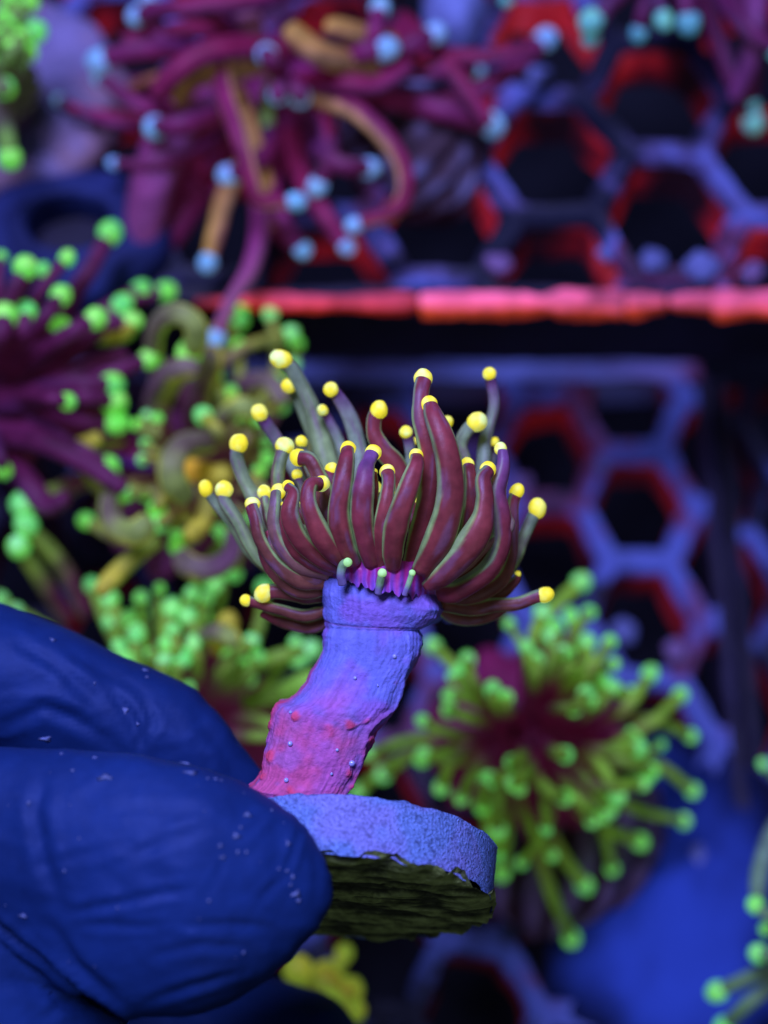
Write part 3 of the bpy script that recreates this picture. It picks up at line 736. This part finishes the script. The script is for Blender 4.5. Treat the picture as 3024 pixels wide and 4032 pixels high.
# stem ---------------------------------------------------------------
pairs = [((620,150),(1090,235)),((582,160),(1190,262)),((574,195),(1215,300)),((574,250),(1232,345)),((586,320),(1210,385)),((592,395),(1145,436)),((603,440),(1106,450)),((584,480),(1120,486)),((583,520),(1121,530)),((584,565),(1108,585)),((548,640),(1072,655)),((497,735),(1032,725)),((448,800),(1014,795)),((396,838),(990,865)),((340,850),(955,910)),((315,885),(915,955)),((300,960),(880,1000)),((283,1040),(848,1070)),((265,1130),(815,1145)),((248,1235),(766,1245)),((212,1283),(737,1300)),((182,1300),(705,1360)),((228,1360),(690,1400))]
Lp = np.array([c2p(*a) for a, b in pairs]); Rp = np.array([c2p(*b) for a, b in pairs])
tt = np.linspace(0, len(pairs) - 1, 170)
ii = np.arange(len(pairs))
Lx, Ly, Rx, Ry = [np.interp(tt, ii, q) for q in (Lp[:, 0], Lp[:, 1], Rp[:, 0], Rp[:, 1])]
NS2 = 150
V, PHI, TV = [], [], []
def stem_depth(py): return np.interp(py, [2250, 3150], [179.0, 174.5])
for i in range(len(tt)):
    cxp, cyp = (Lx[i] + Rx[i]) / 2, (Ly[i] + Ry[i]) / 2
    d = stem_depth(cyp)
    c = P(cxp, cyp, d); hx = P(Rx[i], Ry[i], d) - c
    hw = np.linalg.norm(hx); dz = -FW * hw * (.80)
    for j in range(NS2):
        a = 2 * math.pi * j / NS2      # 0 = right edge, pi/2 = towards camera
        ca, sa = math.cos(a), math.sin(a)
        V.append(c + hx * (abs(ca) ** .8 * math.copysign(1, ca)) + dz * (abs(sa) ** .6 * math.copysign(1, sa)))
        PHI.append(a); TV.append(tt[i])
V = np.array(V); PHI = np.array(PHI); TV = np.array(TV)
c_ax = np.repeat(V.reshape(len(tt), NS2, 3).mean(1), NS2, 0)
out = V - c_ax; out /= np.linalg.norm(out, axis=1)[:, None] + 1e-9
ribs = np.cos(PHI * 46 + 1.2 * fbm(V * .3, 2))
rough = fbm(V * .9, 31, 4)
rag = np.exp(-((np.abs(((PHI + math.pi) % (2 * math.pi)) - math.pi)) / .35) ** 2) + np.exp(-((PHI - math.pi) / .35) ** 2)   # ragged both edges
step_l = .35 * sstep(.0, .05, np.sin(PHI)) * np.exp(-((PHI - (.55 + .18 * np.sin(TV * .9))) / .10) ** 2) * sstep(8, 10, TV)
groove = np.exp(-((TV - (5.0 + .55 * np.sin(PHI * 1.0 + .4) - .3 * np.cos(PHI))) / .12) ** 2)
disp = .040 * ribs * (.4 + .6 * sstep(4, 8, TV)) + .10 * rough + .22 * rag * fbm(V * .8 + 60, 44, 3) + step_l - .10 * groove
knob = sstep(.55, .85, fbm(V * .55 + 70, 46, 2)) * sstep(11, 14, TV)
disp += .28 * knob
V = V + out * disp[:, None]
pk = sstep(11.0, 19, TV + 2.2 * fbm(V * .22 + 4, 51, 3) - 2.4 * (np.cos(PHI)) * .6 + 3.0 * rag * .9)
C = mix3(np.tile((.16, .19, .58), (len(V), 1)), np.tile((.24, .15, .56), (len(V), 1)), sstep(-.3, .6, fbm(V * .3 + 9, 61)))
C = mix3(C, np.tile((.58, .09, .22), (len(V), 1)), pk * (.62 + .3 * sstep(-.3, .6, fbm(V * .5 + 31, 63, 3))))
C = mix3(C, np.tile((.75, .06, .10), (len(V), 1)), np.clip(.75 * knob + .65 * sstep(.45, 1.1, rag + .5 * rough) * sstep(7, 12, TV) + .5 * groove * .3, 0, 1))
C *= (1 - .25 * groove)[:, None]
C *= (1 + .10 * np.cos(PHI * 60 + 2.5 * fbm(V * .25 + 3, 12)) * sstep(-.4, .5, fbm(V * .4, 13)) + .14 * fbm(np.column_stack([PHI * 14, TV * .35, TV * 0]), 14))[:, None]
bl = sstep(.45, .75, fbm(V * .35 + 90, 71, 3)) * sstep(12, 15, TV) * .5
C = mix3(C, np.tile((.18, .16, .46), (len(V), 1)), bl)
sf = grid_faces(len(tt), NS2) + [tuple(range(NS2 - 1, -1, -1))]
stem = mesh("stem", V, sf, M_skel, hold, C)
stem_bvh = BVHTree.FromPolygons([tuple(q) for q in V], sf)
def stick(bvh, px, py):
    """where the camera ray through a pixel meets a surface (mm), with its normal"""
    o = Vector(CAM); d = Vector(nrm(P(px, py, 100) - CAM))
    h = bvh.ray_cast(o, d)
    if h[0] is None: return None, None
    n = np.array(h[1]); n = n if np.dot(n, np.array(d)) < 0 else -n
    return np.array(h[0]), n
for x, y, r in ((740, 1182, 17), (972, 600, 12), (757, 718, 10), (407, 905, 9), (384, 1275, 13), (660, 1110, 9), (405, 1075, 14), (880, 760, 5), (628, 1240, 8)):
    p, n = stick(stem_bvh, *c2p(x, y))
    if p is not None:
        bv, bf, u = ball(p + n * .1, n, r * .7233 * KD, .8, 14, 9, amp=.04, seed=int(x))
        mesh("air_bubble", bv, bf, M_bubble, stem)
# loose lobes of skeleton beside the collar
for (x, y, rx_, ry_, dz) in ((1190, 345, 58, 74, 2.5), (1275, 372, 66, 50, 4.5), (1120, 300, 60, 70, .5)):
    c = P(*c2p(x, y), 179 + dz)
    bv, bf, q, u = lobed(c, [RT, UP, FW], rx_ * .7233 * KD, ry_ * .7233 * KD, rx_ * .6 * KD, 9, .05, seed=x, nu=48, nv=28)
    bv = bv + .12 * fbm(bv * 1.3, 3)[:, None]
    mesh("skeleton_lobe", bv, bf, M_skel, stem, np.tile((.15, .18, .48), (len(bv), 1)) * (1 + .2 * fbm(bv, 5))[:, None])

# fleshy collar ---------------------------------------------------------
V, C = [], []
NA, NB = 300, 16
DH = 179.0
for k in range(NB):
    u = k / (NB - 1)
    for j in range(NA):
        a = 2 * math.pi * j / NA
        x = 828 + 252 * math.sin(a) * (1.0 - .06 * u)
        tilt = (x - 828) * .20
        ytop = 940 + tilt * .5 - 40 * (1 - math.cos(a)) * .5
        ybot = 1078 + tilt + 10 * math.sin(a * 23) + 8 * math.sin(a * 41 + 1) - 30 * (1 - math.cos(a)) * .5
        y = ytop + (ybot - ytop) * u
        pleat = .16 * math.sin(a * 37 + 1.5 * math.sin(a * 5)) * (.3 + .7 * u)
        V.append(P(*c1p(x, y), DH - math.cos(a) * (6.5 + .35 * u + pleat)))
        C.append(mix((.36, .02, .18), (.22, .08, .46), min(1, max(0, u * 1.1 + .35 * math.sin(a * 37) - .2))))
V = np.array(V); V += .10 * fbm(V * 1.1, 5)[:, None]
collar = mesh("tissue_collar", V, grid_faces(NB, NA), M_flesh, hold, np.array(C))
# mouth disc and inner flesh
bv, bf, q, u = lobed(P(*c1p(838, 880), DH + .5), [RT, -FW, UP], 7.0, 5.4, 4.6, 22, .08, seed=2)
body = mesh("polyp_body", bv, bf, M_flesh, hold, np.tile((.10, .02, .05), (len(bv), 1)))

# tentacles: points tip -> base in picture crop coordinates, width, tip radius, side (-1 towards camera, 1 away)
MAR, MAR2 = (.21, .040, .040), (.21, .036, .046)
BRN_SHADE = (.16, .055, .036)  # shade on the flank tentacles, put into their base colour
GRN, GRN2 = (.22, .32, .12), (.19, .27, .16)
PUR = (.17, .07, .19)
T_ = [
 # front row
 ([(265,712),(282,765),(305,860),(375,965),(475,1035),(585,1050)],62,36,-.45,'m'),
 ([(372,655),(368,695),(362,790),(395,890),(475,975),(600,1010)],62,34,-.55,'g'),
 ([(425,628),(448,660),(432,745),(470,845),(545,925),(650,985)],76,28,-.8,'m'),
 ([(560,615),(520,622),(515,705),(560,820),(615,905),(680,965)],82,38,-.95,'m'),
 ([(683,468),(680,505),(662,620),(646,740),(665,860),(710,960)],86,36,-1.0,'m'),
 ([(790,485),(765,545),(752,640),(746,750),(762,860),(792,965)],88,38,-1.02,'p'),
 ([(858,568),(863,605),(852,690),(836,790),(828,900),(826,975)],66,36,-.95,'m'),
 ([(985,497),(981,535),(946,640),(905,760),(882,870),(880,980)],90,34,-1.05,'m'),
 ([(1046,275),(1062,325),(1102,425),(1130,560),(1128,700),(1080,860),(1000,1000)],112,38,-1.0,'m'),
 ([(1015,165),(1005,215),(1003,310),(1030,405),(1046,505),(1036,640),(1002,800),(955,975)],86,44,-.72,'m'),
 ([(1297,558),(1274,595),(1282,680),(1264,790),(1200,900),(1110,1000),(1030,1065)],100,38,-.85,'m'),
 ([(1420,650),(1404,705),(1402,800),(1396,930),(1345,1040),(1220,1105),(1110,1110)],60,34,-.1,'m'),
 ([(1360,470),(1362,540),(1335,650),(1352,760),(1352,880),(1290,995),(1160,1080),(1080,1090)],96,30,-.5,'p'),
 ([(1212,538),(1217,575),(1222,650),(1212,760),(1190,860),(1120,960)],62,34,-.55,'m'),
 ([(1538,1098),(1500,1108),(1420,1136),(1320,1142),(1220,1160),(1100,1140)],58,38,.05,'m'),
 ([(1400,1120),(1350,1165),(1260,1200),(1150,1195),(1080,1150)],62,0,.25,'m'),
 ([(1425,1008),(1410,1040),(1330,1100),(1200,1130),(1090,1120)],60,15,.15,'m'),
 ([(1508,725),(1478,785),(1442,865),(1415,940),(1340,1040),(1180,1100)],58,42,.35,'g'),
 # left flank
 ([(325,1088),(375,1082),(440,1092),(510,1104),(590,1095)],60,42,-.05,'m'),
 ([(245,1122),(300,1138),(400,1165),(500,1188),(595,1165)],54,28,.05,'m'),
 ([(310,1180),(360,1200),(430,1222),(520,1240),(605,1210)],58,0,.25,'m'),
 ([(300,850),(335,960),(410,1045),(500,1080),(590,1075)],66,0,-.25,'m'),
 ([(340,820),(372,905),(440,990),(520,1030),(600,1035)],62,0,-.4,'m'),
 ([(400,712),(412,790),(440,880),(510,950),(620,1000)],56,16,-.6,'m'),
 # behind
 ([(397,75),(450,130),(520,265),(562,400),(602,540),(640,680),(670,830)],92,46,.75,'g'),
 ([(428,190),(462,235),(530,400),(600,560),(660,760)],50,36,.95,'g'),
 ([(614,205),(642,235),(690,315),(720,405),(742,520),(745,640),(760,820)],80,36,.5,'p'),
 ([(577,295),(602,335),(640,412),(672,505),(695,640),(720,820)],54,26,.65,'p'),
 ([(303,308),(332,355),(372,415),(425,505),(500,640),(570,770),(660,880)],60,40,.7,'p'),
 ([(208,445),(202,505),(230,590),(272,665),(335,765),(430,880),(600,960)],86,46,.35,'g'),
 ([(408,455),(390,515),(380,600),(400,705),(455,800),(600,920)],74,46,.05,'g'),
 ([(484,432),(494,470),(522,560),(570,680),(650,820)],46,28,.3,'g'),
 ([(478,502),(522,512),(562,592),(592,705),(630,820),(700,920)],78,42,-.35,'m'),
 ([(146,645),(152,695),(205,775),(262,885),(335,965),(480,1030),(600,1040)],66,44,.2,'g'),
 ([(68,637),(105,695),(185,800),(262,920),(400,1020),(600,1050)],44,34,.5,'g'),
 ([(817,298),(800,335),(802,402),(842,472),(900,540),(928,640),(920,800),(890,900)],86,42,.1,'m'),
 ([(940,392),(952,435),(962,510),(968,620),(940,800)],58,32,.35,'p'),
 ([(980,428),(988,470),(1000,560),(970,760)],34,16,.55,'p'),
 ([(1118,347),(1112,390),(1130,490),(1120,640),(1060,820)],52,28,.45,'g'),
 ([(1243,348),(1202,385),(1176,450),(1198,525),(1215,630),(1188,760),(1090,900)],62,48,.3,'g'),
 ([(1303,138),(1312,185),(1322,272),(1300,362),(1280,440),(1274,525),(1240,660),(1120,860)],60,34,.55,'p'),
 ([(1325,432),(1320,475),(1302,560),(1282,690),(1160,880)],42,20,.7,'p'),
 ([(322,655),(326,700),(345,790),(410,890),(560,980)],44,34,-.1,'g'),
 ([(465,577),(480,610),(510,700),(580,840),(680,940)],44,26,.1,'p'),
 ([(800,568),(806,620),(800,720),(800,900)],30,16,-.6,'m'),
]
rk = random.Random(41)
fill = []
for i in range(26):      # further tentacles crowded between and behind the front ones
    x0 = 480 + 720 * (i + rk.uniform(.2, .8)) / 26
    sp = (x0 - 835) / 355
    xt = 835 + sp * rk.uniform(440, 600) + rk.uniform(-30, 30); yt = rk.uniform(520, 720) + 120 * abs(sp) ** 2
    by_ = 965 + .10 * (x0 - 830) + 60 * abs(sp) ** 2; bx_ = 835 + sp * 250
    fill.append(([(xt, yt), (xt + rk.uniform(-18, 18), yt + 60), (835 + sp * 480, yt + (by_ - yt) * .5), (835 + sp * 370, yt + (by_ - yt) * .8), (bx_, by_)], rk.uniform(52, 74), rk.uniform(22, 32), rk.uniform(-.55, -.15), 'g' if i % 3 == 0 else 'm'))
T_ += fill
for k, (pts, wd, tr, L, kd) in enumerate(T_):
    pts = pts[::-1]
    n = len(pts)
    q3 = []
    for i, (x, y) in enumerate(pts):
        s = i / (n - 1)
        side = min(1.0, abs(x - 830) / 520.0)
        off = L * (4.6 + 6.2 * math.sin(math.pi * min(1, .15 + .62 * s)) - 1.0) * (1 if L > 0 else .95)
        q3.append(P(*c1p(x, y), DH + off))
    path = catmull(q3, 46)
    pk_ = .9042 * K * DH
    ss_ = np.linspace(0, 1, 46)
    wv = 1 + .07 * np.array([math.sin(9 * a + k * 1.7) for a in ss_])
    rad = (1 + .09 * fbm(np.column_stack([ss_ * 5, ss_ * 0 + k * 3.3, ss_ * 0]), 9, 2)) * np.interp(ss_, RAD_S, RAD_V) * wd / 2 * pk_ * wv * (1.16 if L < 0 else 1.08)
    if tr: rad = np.maximum(rad, min(.80 * tr * pk_, wd * .55 * pk_))
    mx_ = sum(p[0] for p in pts) / n
    ref = nrm(cam2w(((mx_ - 830) / 900.0, -.15, 1.0))) if kd == 'm' else nrm(cam2w(((mx_ - 830) / 520.0, -.12, -L * 1.5 + .001)))
    if kd == 'm' and L > -.5 and (mx_ < 600 or mx_ > 1150): cols = (BRN_SHADE, MAR2, GRN, GRN2)
    elif kd == 'm': cols = (MAR, MAR2, GRN, GRN2)
    elif kd == 'p': cols = (MAR2, PUR, GRN2, PUR)
    else: cols = ((.22, .10, .08), (.20, .15, .11), GRN, (.21, .30, .17))
    YEL = ((.92, .80, .03), (.88, .92, .14)) if k % 3 else ((.92, .84, .05), (.72, .92, .28))
    front = L < -.3
    tentacle(hold, path, rad, ref, (*cols, .72), tr * .92 * pk_, YEL, M_flesh, M_tip, ns=36, seed=300 + k, split=1.10, flat=.82, line=(.26, .46, .12),
             tip_shift=.30 if front else .15, tip_back=.42 if front else 0.0, tip_el=.92 + .4 * ((k * 37) % 10) / 10)
# young tentacles sprouting from the collar
for k, (pts, w0, tr) in enumerate((([(662, 1050), (655, 1010), (664, 968), (686, 955)], 17, 19), ([(818, 1090), (824, 1050), (835, 1000)], 15, 19), ([(932, 1098), (948, 1055), (966, 1000)], 11, 14))):
    path = catmull([P(*c1p(x, y), DH - 6.7 - .5 * i) for i, (x, y) in enumerate(pts)], 24)
    pk_ = .9042 * K * DH
    tentacle(hold, path, np.full(24, w0 * 1.1 * pk_), nrm(cam2w((0, 0, 1))), ((.20, .16, .36), (.28, .55, .22), (.18, .14, .4), (.25, .5, .2), .45), tr * pk_, ((.35, .75, .22), (.42, .80, .26)), M_flesh, M_tip, ns=14, seed=900 + k, split=3, tip_shift=-.1, tip_el=1.0)

# ------------------------------------------------------------------ the gloved hand
HV, HF = [], []
def add_part(V, f):
    b = len(HV); HV.extend([tuple(q) for q in V]); HF.extend([tuple(b + i for i in q) for q in f])
def finger(sec, depth, squash, n=40, ns=40):
    """sec = (x, top y, bottom y) outline in photo px; depth = (x, mm) table; squash = thickness / width"""
    sec = np.array(sec, float)
    X = np.interp(np.linspace(0, 1, n), np.linspace(0, 1, len(sec)), sec[:, 0])
    o = np.argsort(sec[:, 0])
    top = np.interp(X, sec[o, 0], sec[o, 1]); bot = np.interp(X, sec[o, 0], sec[o, 2])
    V = []
    for i in range(n):
        d = np.interp(X[i], [q[0] for q in depth], [q[1] for q in depth])
        c = P(X[i], (top[i] + bot[i]) / 2, d); h = (bot[i] - top[i]) / 2 * K * d
        for j in range(ns):
            a = 2 * math.pi * j / ns
            sa, ca = math.sin(a), math.cos(a)
            V.append(c + UP * h * ca - FW * h * squash * sa)
    f = grid_faces(n, ns) + [tuple(range(ns - 1, -1, -1)), tuple(range((n - 1) * ns, n * ns))]
    add_part(V, f)
def limb(pts, ns=32, n=30):
    """pts = (px, py, depth, radius px)"""
    pt = np.array(pts, float)
    path = catmull([P(*q[:3]) for q in pt], n)
    r = np.interp(np.linspace(0, 1, n), np.linspace(0, 1, len(pt)), pt[:, 3] * K * pt[:, 2])
    u = np.linspace(0, 1, n)
    T = np.gradient(path, axis=0); T /= np.linalg.norm(T, axis=1)[:, None]
    # round both ends
    full = []
    rr = []
    for k in range(6):
        a = math.pi / 2 * (1 - k / 6); full.append(path[0] - T[0] * r[0] * math.sin(a)); rr.append(r[0] * math.cos(a) + .05)
    for i in range(n): full.append(path[i]); rr.append(r[i])
    for k in range(1, 7):
        a = math.pi / 2 * k / 6; full.append(path[-1] + T[-1] * r[-1] * math.sin(a)); rr.append(r[-1] * math.cos(a) + .05)
    V, f, _, _ = tube(np.array(full), rr, np.array([.3, .2, 1.0]), ns, 1.0)
    add_part(V, f)
# thumb, front of the plug
finger([(-420,3050,3500),(-350,2990,3560),(-100,2935,3640),(100,2950,3760),(300,2958,3900),(520,2972,4000),(760,3012,4000),(920,3075,3945),(1060,3145,3860),(1170,3228,3745),(1250,3335,3655),(1298,3435,3585),(1318,3500,3540)],
       [(-400,166),(200,163),(800,160),(1100,160.5),(1318,160)], .60)
limb([(-150,3420,168,330),(-80,3800,169,420),(30,4250,172,520),(0,5000,178,620),(-400,5700,184,700)])
# index finger, behind
finger([(-420,2230,2880),(-300,2262,2920),(0,2372,2990),(250,2468,3050),(480,2588,3110),(650,2655,3150),(760,2712,3180),(880,2830,3200),(960,2950,3205),(1010,3010,3195),(1050,3060,3180),(1085,3110,3160)],
       [(-400,187),(400,186),(1085,185)], .80)
limb([(-200,2620,187,310),(-900,2750,190,350),(-1700,3300,196,400),(-2000,4200,198,480)])
# middle finger, low and shaded
limb([(1190,4125,212,225),(900,4110,212,280),(300,4200,208,330),(-500,4400,204,380),(-1500,4700,200,480)])
# ring and little finger, out of the picture
limb([(900,4800,214,230),(300,4850,212,300),(-500,5000,206,350),(-1500,5200,202,460)])
limb([(500,5350,214,200),(-100,5450,210,260),(-700,5550,206,310),(-1500,5650,202,420)])
# palm and wrist
limb([(-1700,4200,194,650),(-1700,5000,194,800),(-1500,5700,196,760)])
limb([(-300,5500,186,640),(-1200,5600,192,800),(-2000,5900,196,820),(-3400,6600,200,760)])
me = bpy.data.meshes.new("glove_raw"); me.from_pydata([tuple(np.array(q) * MM) for q in HV], [], HF); me.update()
tmp = link(bpy.data.objects.new("glove_raw", me))
rm = tmp.modifiers.new("r", 'REMESH'); rm.mode = 'VOXEL'; rm.voxel_size = 0.00058
sm = tmp.modifiers.new("s", 'SMOOTH'); sm.factor = .5; sm.iterations = 4
dg = bpy.context.evaluated_depsgraph_get()
ev = tmp.evaluated_get(dg).to_mesh()
nv = len(ev.vertices)
co = np.empty(nv * 3); ev.vertices.foreach_get("co", co); co = co.reshape(-1, 3) / MM
no = np.empty(nv * 3); ev.vertices.foreach_get("normal", no); no = no.reshape(-1, 3)
HF2 = [tuple(p.vertices) for p in ev.polygons]
tmp.evaluated_get(dg).to_mesh_clear()
bpy.data.objects.remove(tmp, do_unlink=True)
# wrinkles of the loose glove: creases measured along the photograph's folds, plus a fine drape
rel = co - CAM; dd_ = rel @ FW
PX = 1512 + (rel @ RT) / (K * dd_); PY = 2016 - (rel @ UP) / (K * dd_)
def crease(pts, depth, width, dmin=140, dmax=225):
    pts = np.array(pts, float); best = np.full(len(PX), 1e9); along = np.zeros(len(PX))
    n = len(pts) - 1
    for i in range(n):
        a, b = pts[i], pts[i + 1]; ab = b - a
        t = np.clip(((PX - a[0]) * ab[0] + (PY - a[1]) * ab[1]) / (ab @ ab), 0, 1)
        d = np.hypot(PX - a[0] - t * ab[0], PY - a[1] - t * ab[1])
        m = d < best; best[m] = d[m]; along[m] = (i + t[m]) / n
    fade = np.clip(np.sin(math.pi * np.clip(along, .02, .98)), 0, 1) ** .6
    g = np.exp(-(best / width) ** 2) * 1.0 - .55 * np.exp(-((best - width * 1.7) / (width * 1.1)) ** 2)
    return np.where((dd_ > dmin) & (dd_ < dmax), -depth * g * fade, 0)
disp = .22 * fbm(np.column_stack([PX * .0016 + PY * .0004, PY * .0042 - PX * .0006, dd_ * .04]), 91, 3)
disp += .10 * fbm(np.column_stack([PX * .006 + PY * .002, PY * .011 - PX * .003, dd_ * .1]), 95, 3)
rg = 1 - np.abs(fbm(np.column_stack([PX * .0022 + PY * .0012, PY * .0050 - PX * .0012, dd_ * .05]), 101, 3))
disp += .22 * np.clip(rg, 0, 1) ** 7
rg = 1 - np.abs(fbm(np.column_stack([PX * .0040 - PY * .0016, PY * .0062 + PX * .0022, dd_ * .08]), 107, 3))
disp += .10 * np.clip(rg, 0, 1) ** 8
fr_ = (150, 171)
for pts, dp, wd in (([(240,3600),(450,3560),(640,3520),(760,3500)], .45, 18), ([(300,3640),(520,3650),(700,3630)], .25, 16), ([(680,3650),(900,3640),(1060,3650)], .30, 15),
                    ([(1180,3240),(1150,3360),(1125,3430)], .45, 13), ([(1060,3190),(1010,3240),(960,3290)], .35, 14), ([(560,3950),(760,3880),(960,3830)], .30, 18),
                    ([(170,3050),(140,3200),(170,3390),(240,3560)], .50, 30), ([(420,3420),(620,3330),(840,3250)], .25, 22), ([(100,3420),(300,3370),(520,3330)], .25, 22),
                    ([(1010,3560),(1080,3480),(1160,3440)], .25, 14), ([(790,3560),(860,3450),(880,3380)], .18, 14), ([(200,3640),(300,3800),(460,3930)], .45, 24), ([(1230,3330),(1250,3450),(1240,3560)], .18, 16),
                    ([(600,3760),(800,3720),(1000,3730)], .22, 18), ([(330,3200),(560,3180),(800,3200)], .15, 22)):
    disp += crease(pts, dp, wd, *fr_)
for pts, dp, wd in (([(20,2500),(220,2620),(420,2800)], .45, 26), ([(150,2760),(300,2830),(480,2960)], .4, 24), ([(420,2700),(520,2830),(560,2960)], .5, 24), ([(560,2740),(600,2850),(540,2960)], .35, 20), ([(0,2860),(180,2790),(330,2860)], .45, 28), ([(250,2560),(430,2660),(600,2740)], .25, 24), ([(760,2800),(860,2930),(930,3040)], .3, 26)):
    disp += crease(pts, dp, wd, 171, 200)
for pts, dp, wd in (([(20,3850),(180,3900),(330,3990)], .5, 26), ([(60,3760),(230,3850),(380,3960)], .35, 22), ([(150,4020),(240,3960),(330,3950)], .3, 20)):
    disp += crease(pts, dp, wd, 140, 176)
disp += crease([(-200,3480),(0,3640),(160,3765),(350,3925),(520,4040),(700,4200)], 1.3, 15, 140, 182)
co = co + no * (disp * .8)[:, None]
hand = thing("gloved_hand", "gloved hand in creased dark blue nitrile pinching the ceramic plug between thumb and finger", "hand", co.mean(0))
gcol = np.tile((.007, .026, .118), (nv, 1)) * (1 + .18 * fbm(co * .08, 7))[:, None]
glove = mesh("glove", co, HF2, M_glove, hand, gcol)
g_bvh = BVHTree.FromPolygons([tuple(q) for q in co], HF2)
def c3p(x, y): return x * .9042, 2300 + y * .9042
flecks = [(230,243,14,10),(632,375,16,10),(640,405,9,9),(460,843,36,14),(810,782,24,12),(832,822,30,12),(316,812,10,7),(267,740,9,5),(412,757,12,5),(1078,1005,18,14),(1183,985,6,10),(970,1190,14,8),(1035,1168,6,12),(1073,1168,7,9),(1255,1130,12,12),(280,1250,7,7),(345,1108,6,6),(1060,1605,6,9),(125,955,7,12),(545,555,14,22),(600,610,8,10),(1275,1275,9,12),(1265,1310,7,7),(1290,1350,22,14),(1250,1250,7,9),(910,1380,8,9),(512,1410,5,9),(1030,1098,18,12),(960,1140,12,8),(890,990,5,5),(200,675,26,13),(940,850,10,4),(905,848,8,4),(963,855,7,4),(1215,1240,7,7),(100,1445,22,8),(660,240,5,4),(412,432,5,8),(1300,1380,10,10),(1050,1060,9,7)]
rf = random.Random(5)
for _ in range(14):
    flecks.append((rf.uniform(20, 1380), rf.uniform(760, 1700), rf.uniform(1.5, 4), rf.uniform(1.5, 4)))
for k, (x, y, a, b) in enumerate(flecks):
    p, n = stick(g_bvh, *c3p(x, y))
    if p is None: continue
    u_ = nrm(RT - n * np.dot(RT, n)); v_ = np.cross(n, u_)
    m = 14; sc = .9042 * K * np.dot(p - CAM, FW)
    V = [p + n * .16]
    for j in range(m):
        t = 2 * math.pi * j / m
        jr = .8 + .3 * math.sin(3 * t + k) + .15 * math.sin(5 * t + 2 * k)
        V.append(p + n * .03 + (u_ * math.cos(t) * a + v_ * math.sin(t) * b) * sc * jr * 1.25)
    f = [(0, 1 + j, 1 + (j + 1) % m) for j in range(m)]
    # bottom so that the fleck is solid
    V += [p - n * .05]
    f += [(m + 1, 1 + (j + 1) % m, 1 + j) for j in range(m)]
    mesh("dried_fleck", V, f, M_fleck, glove)
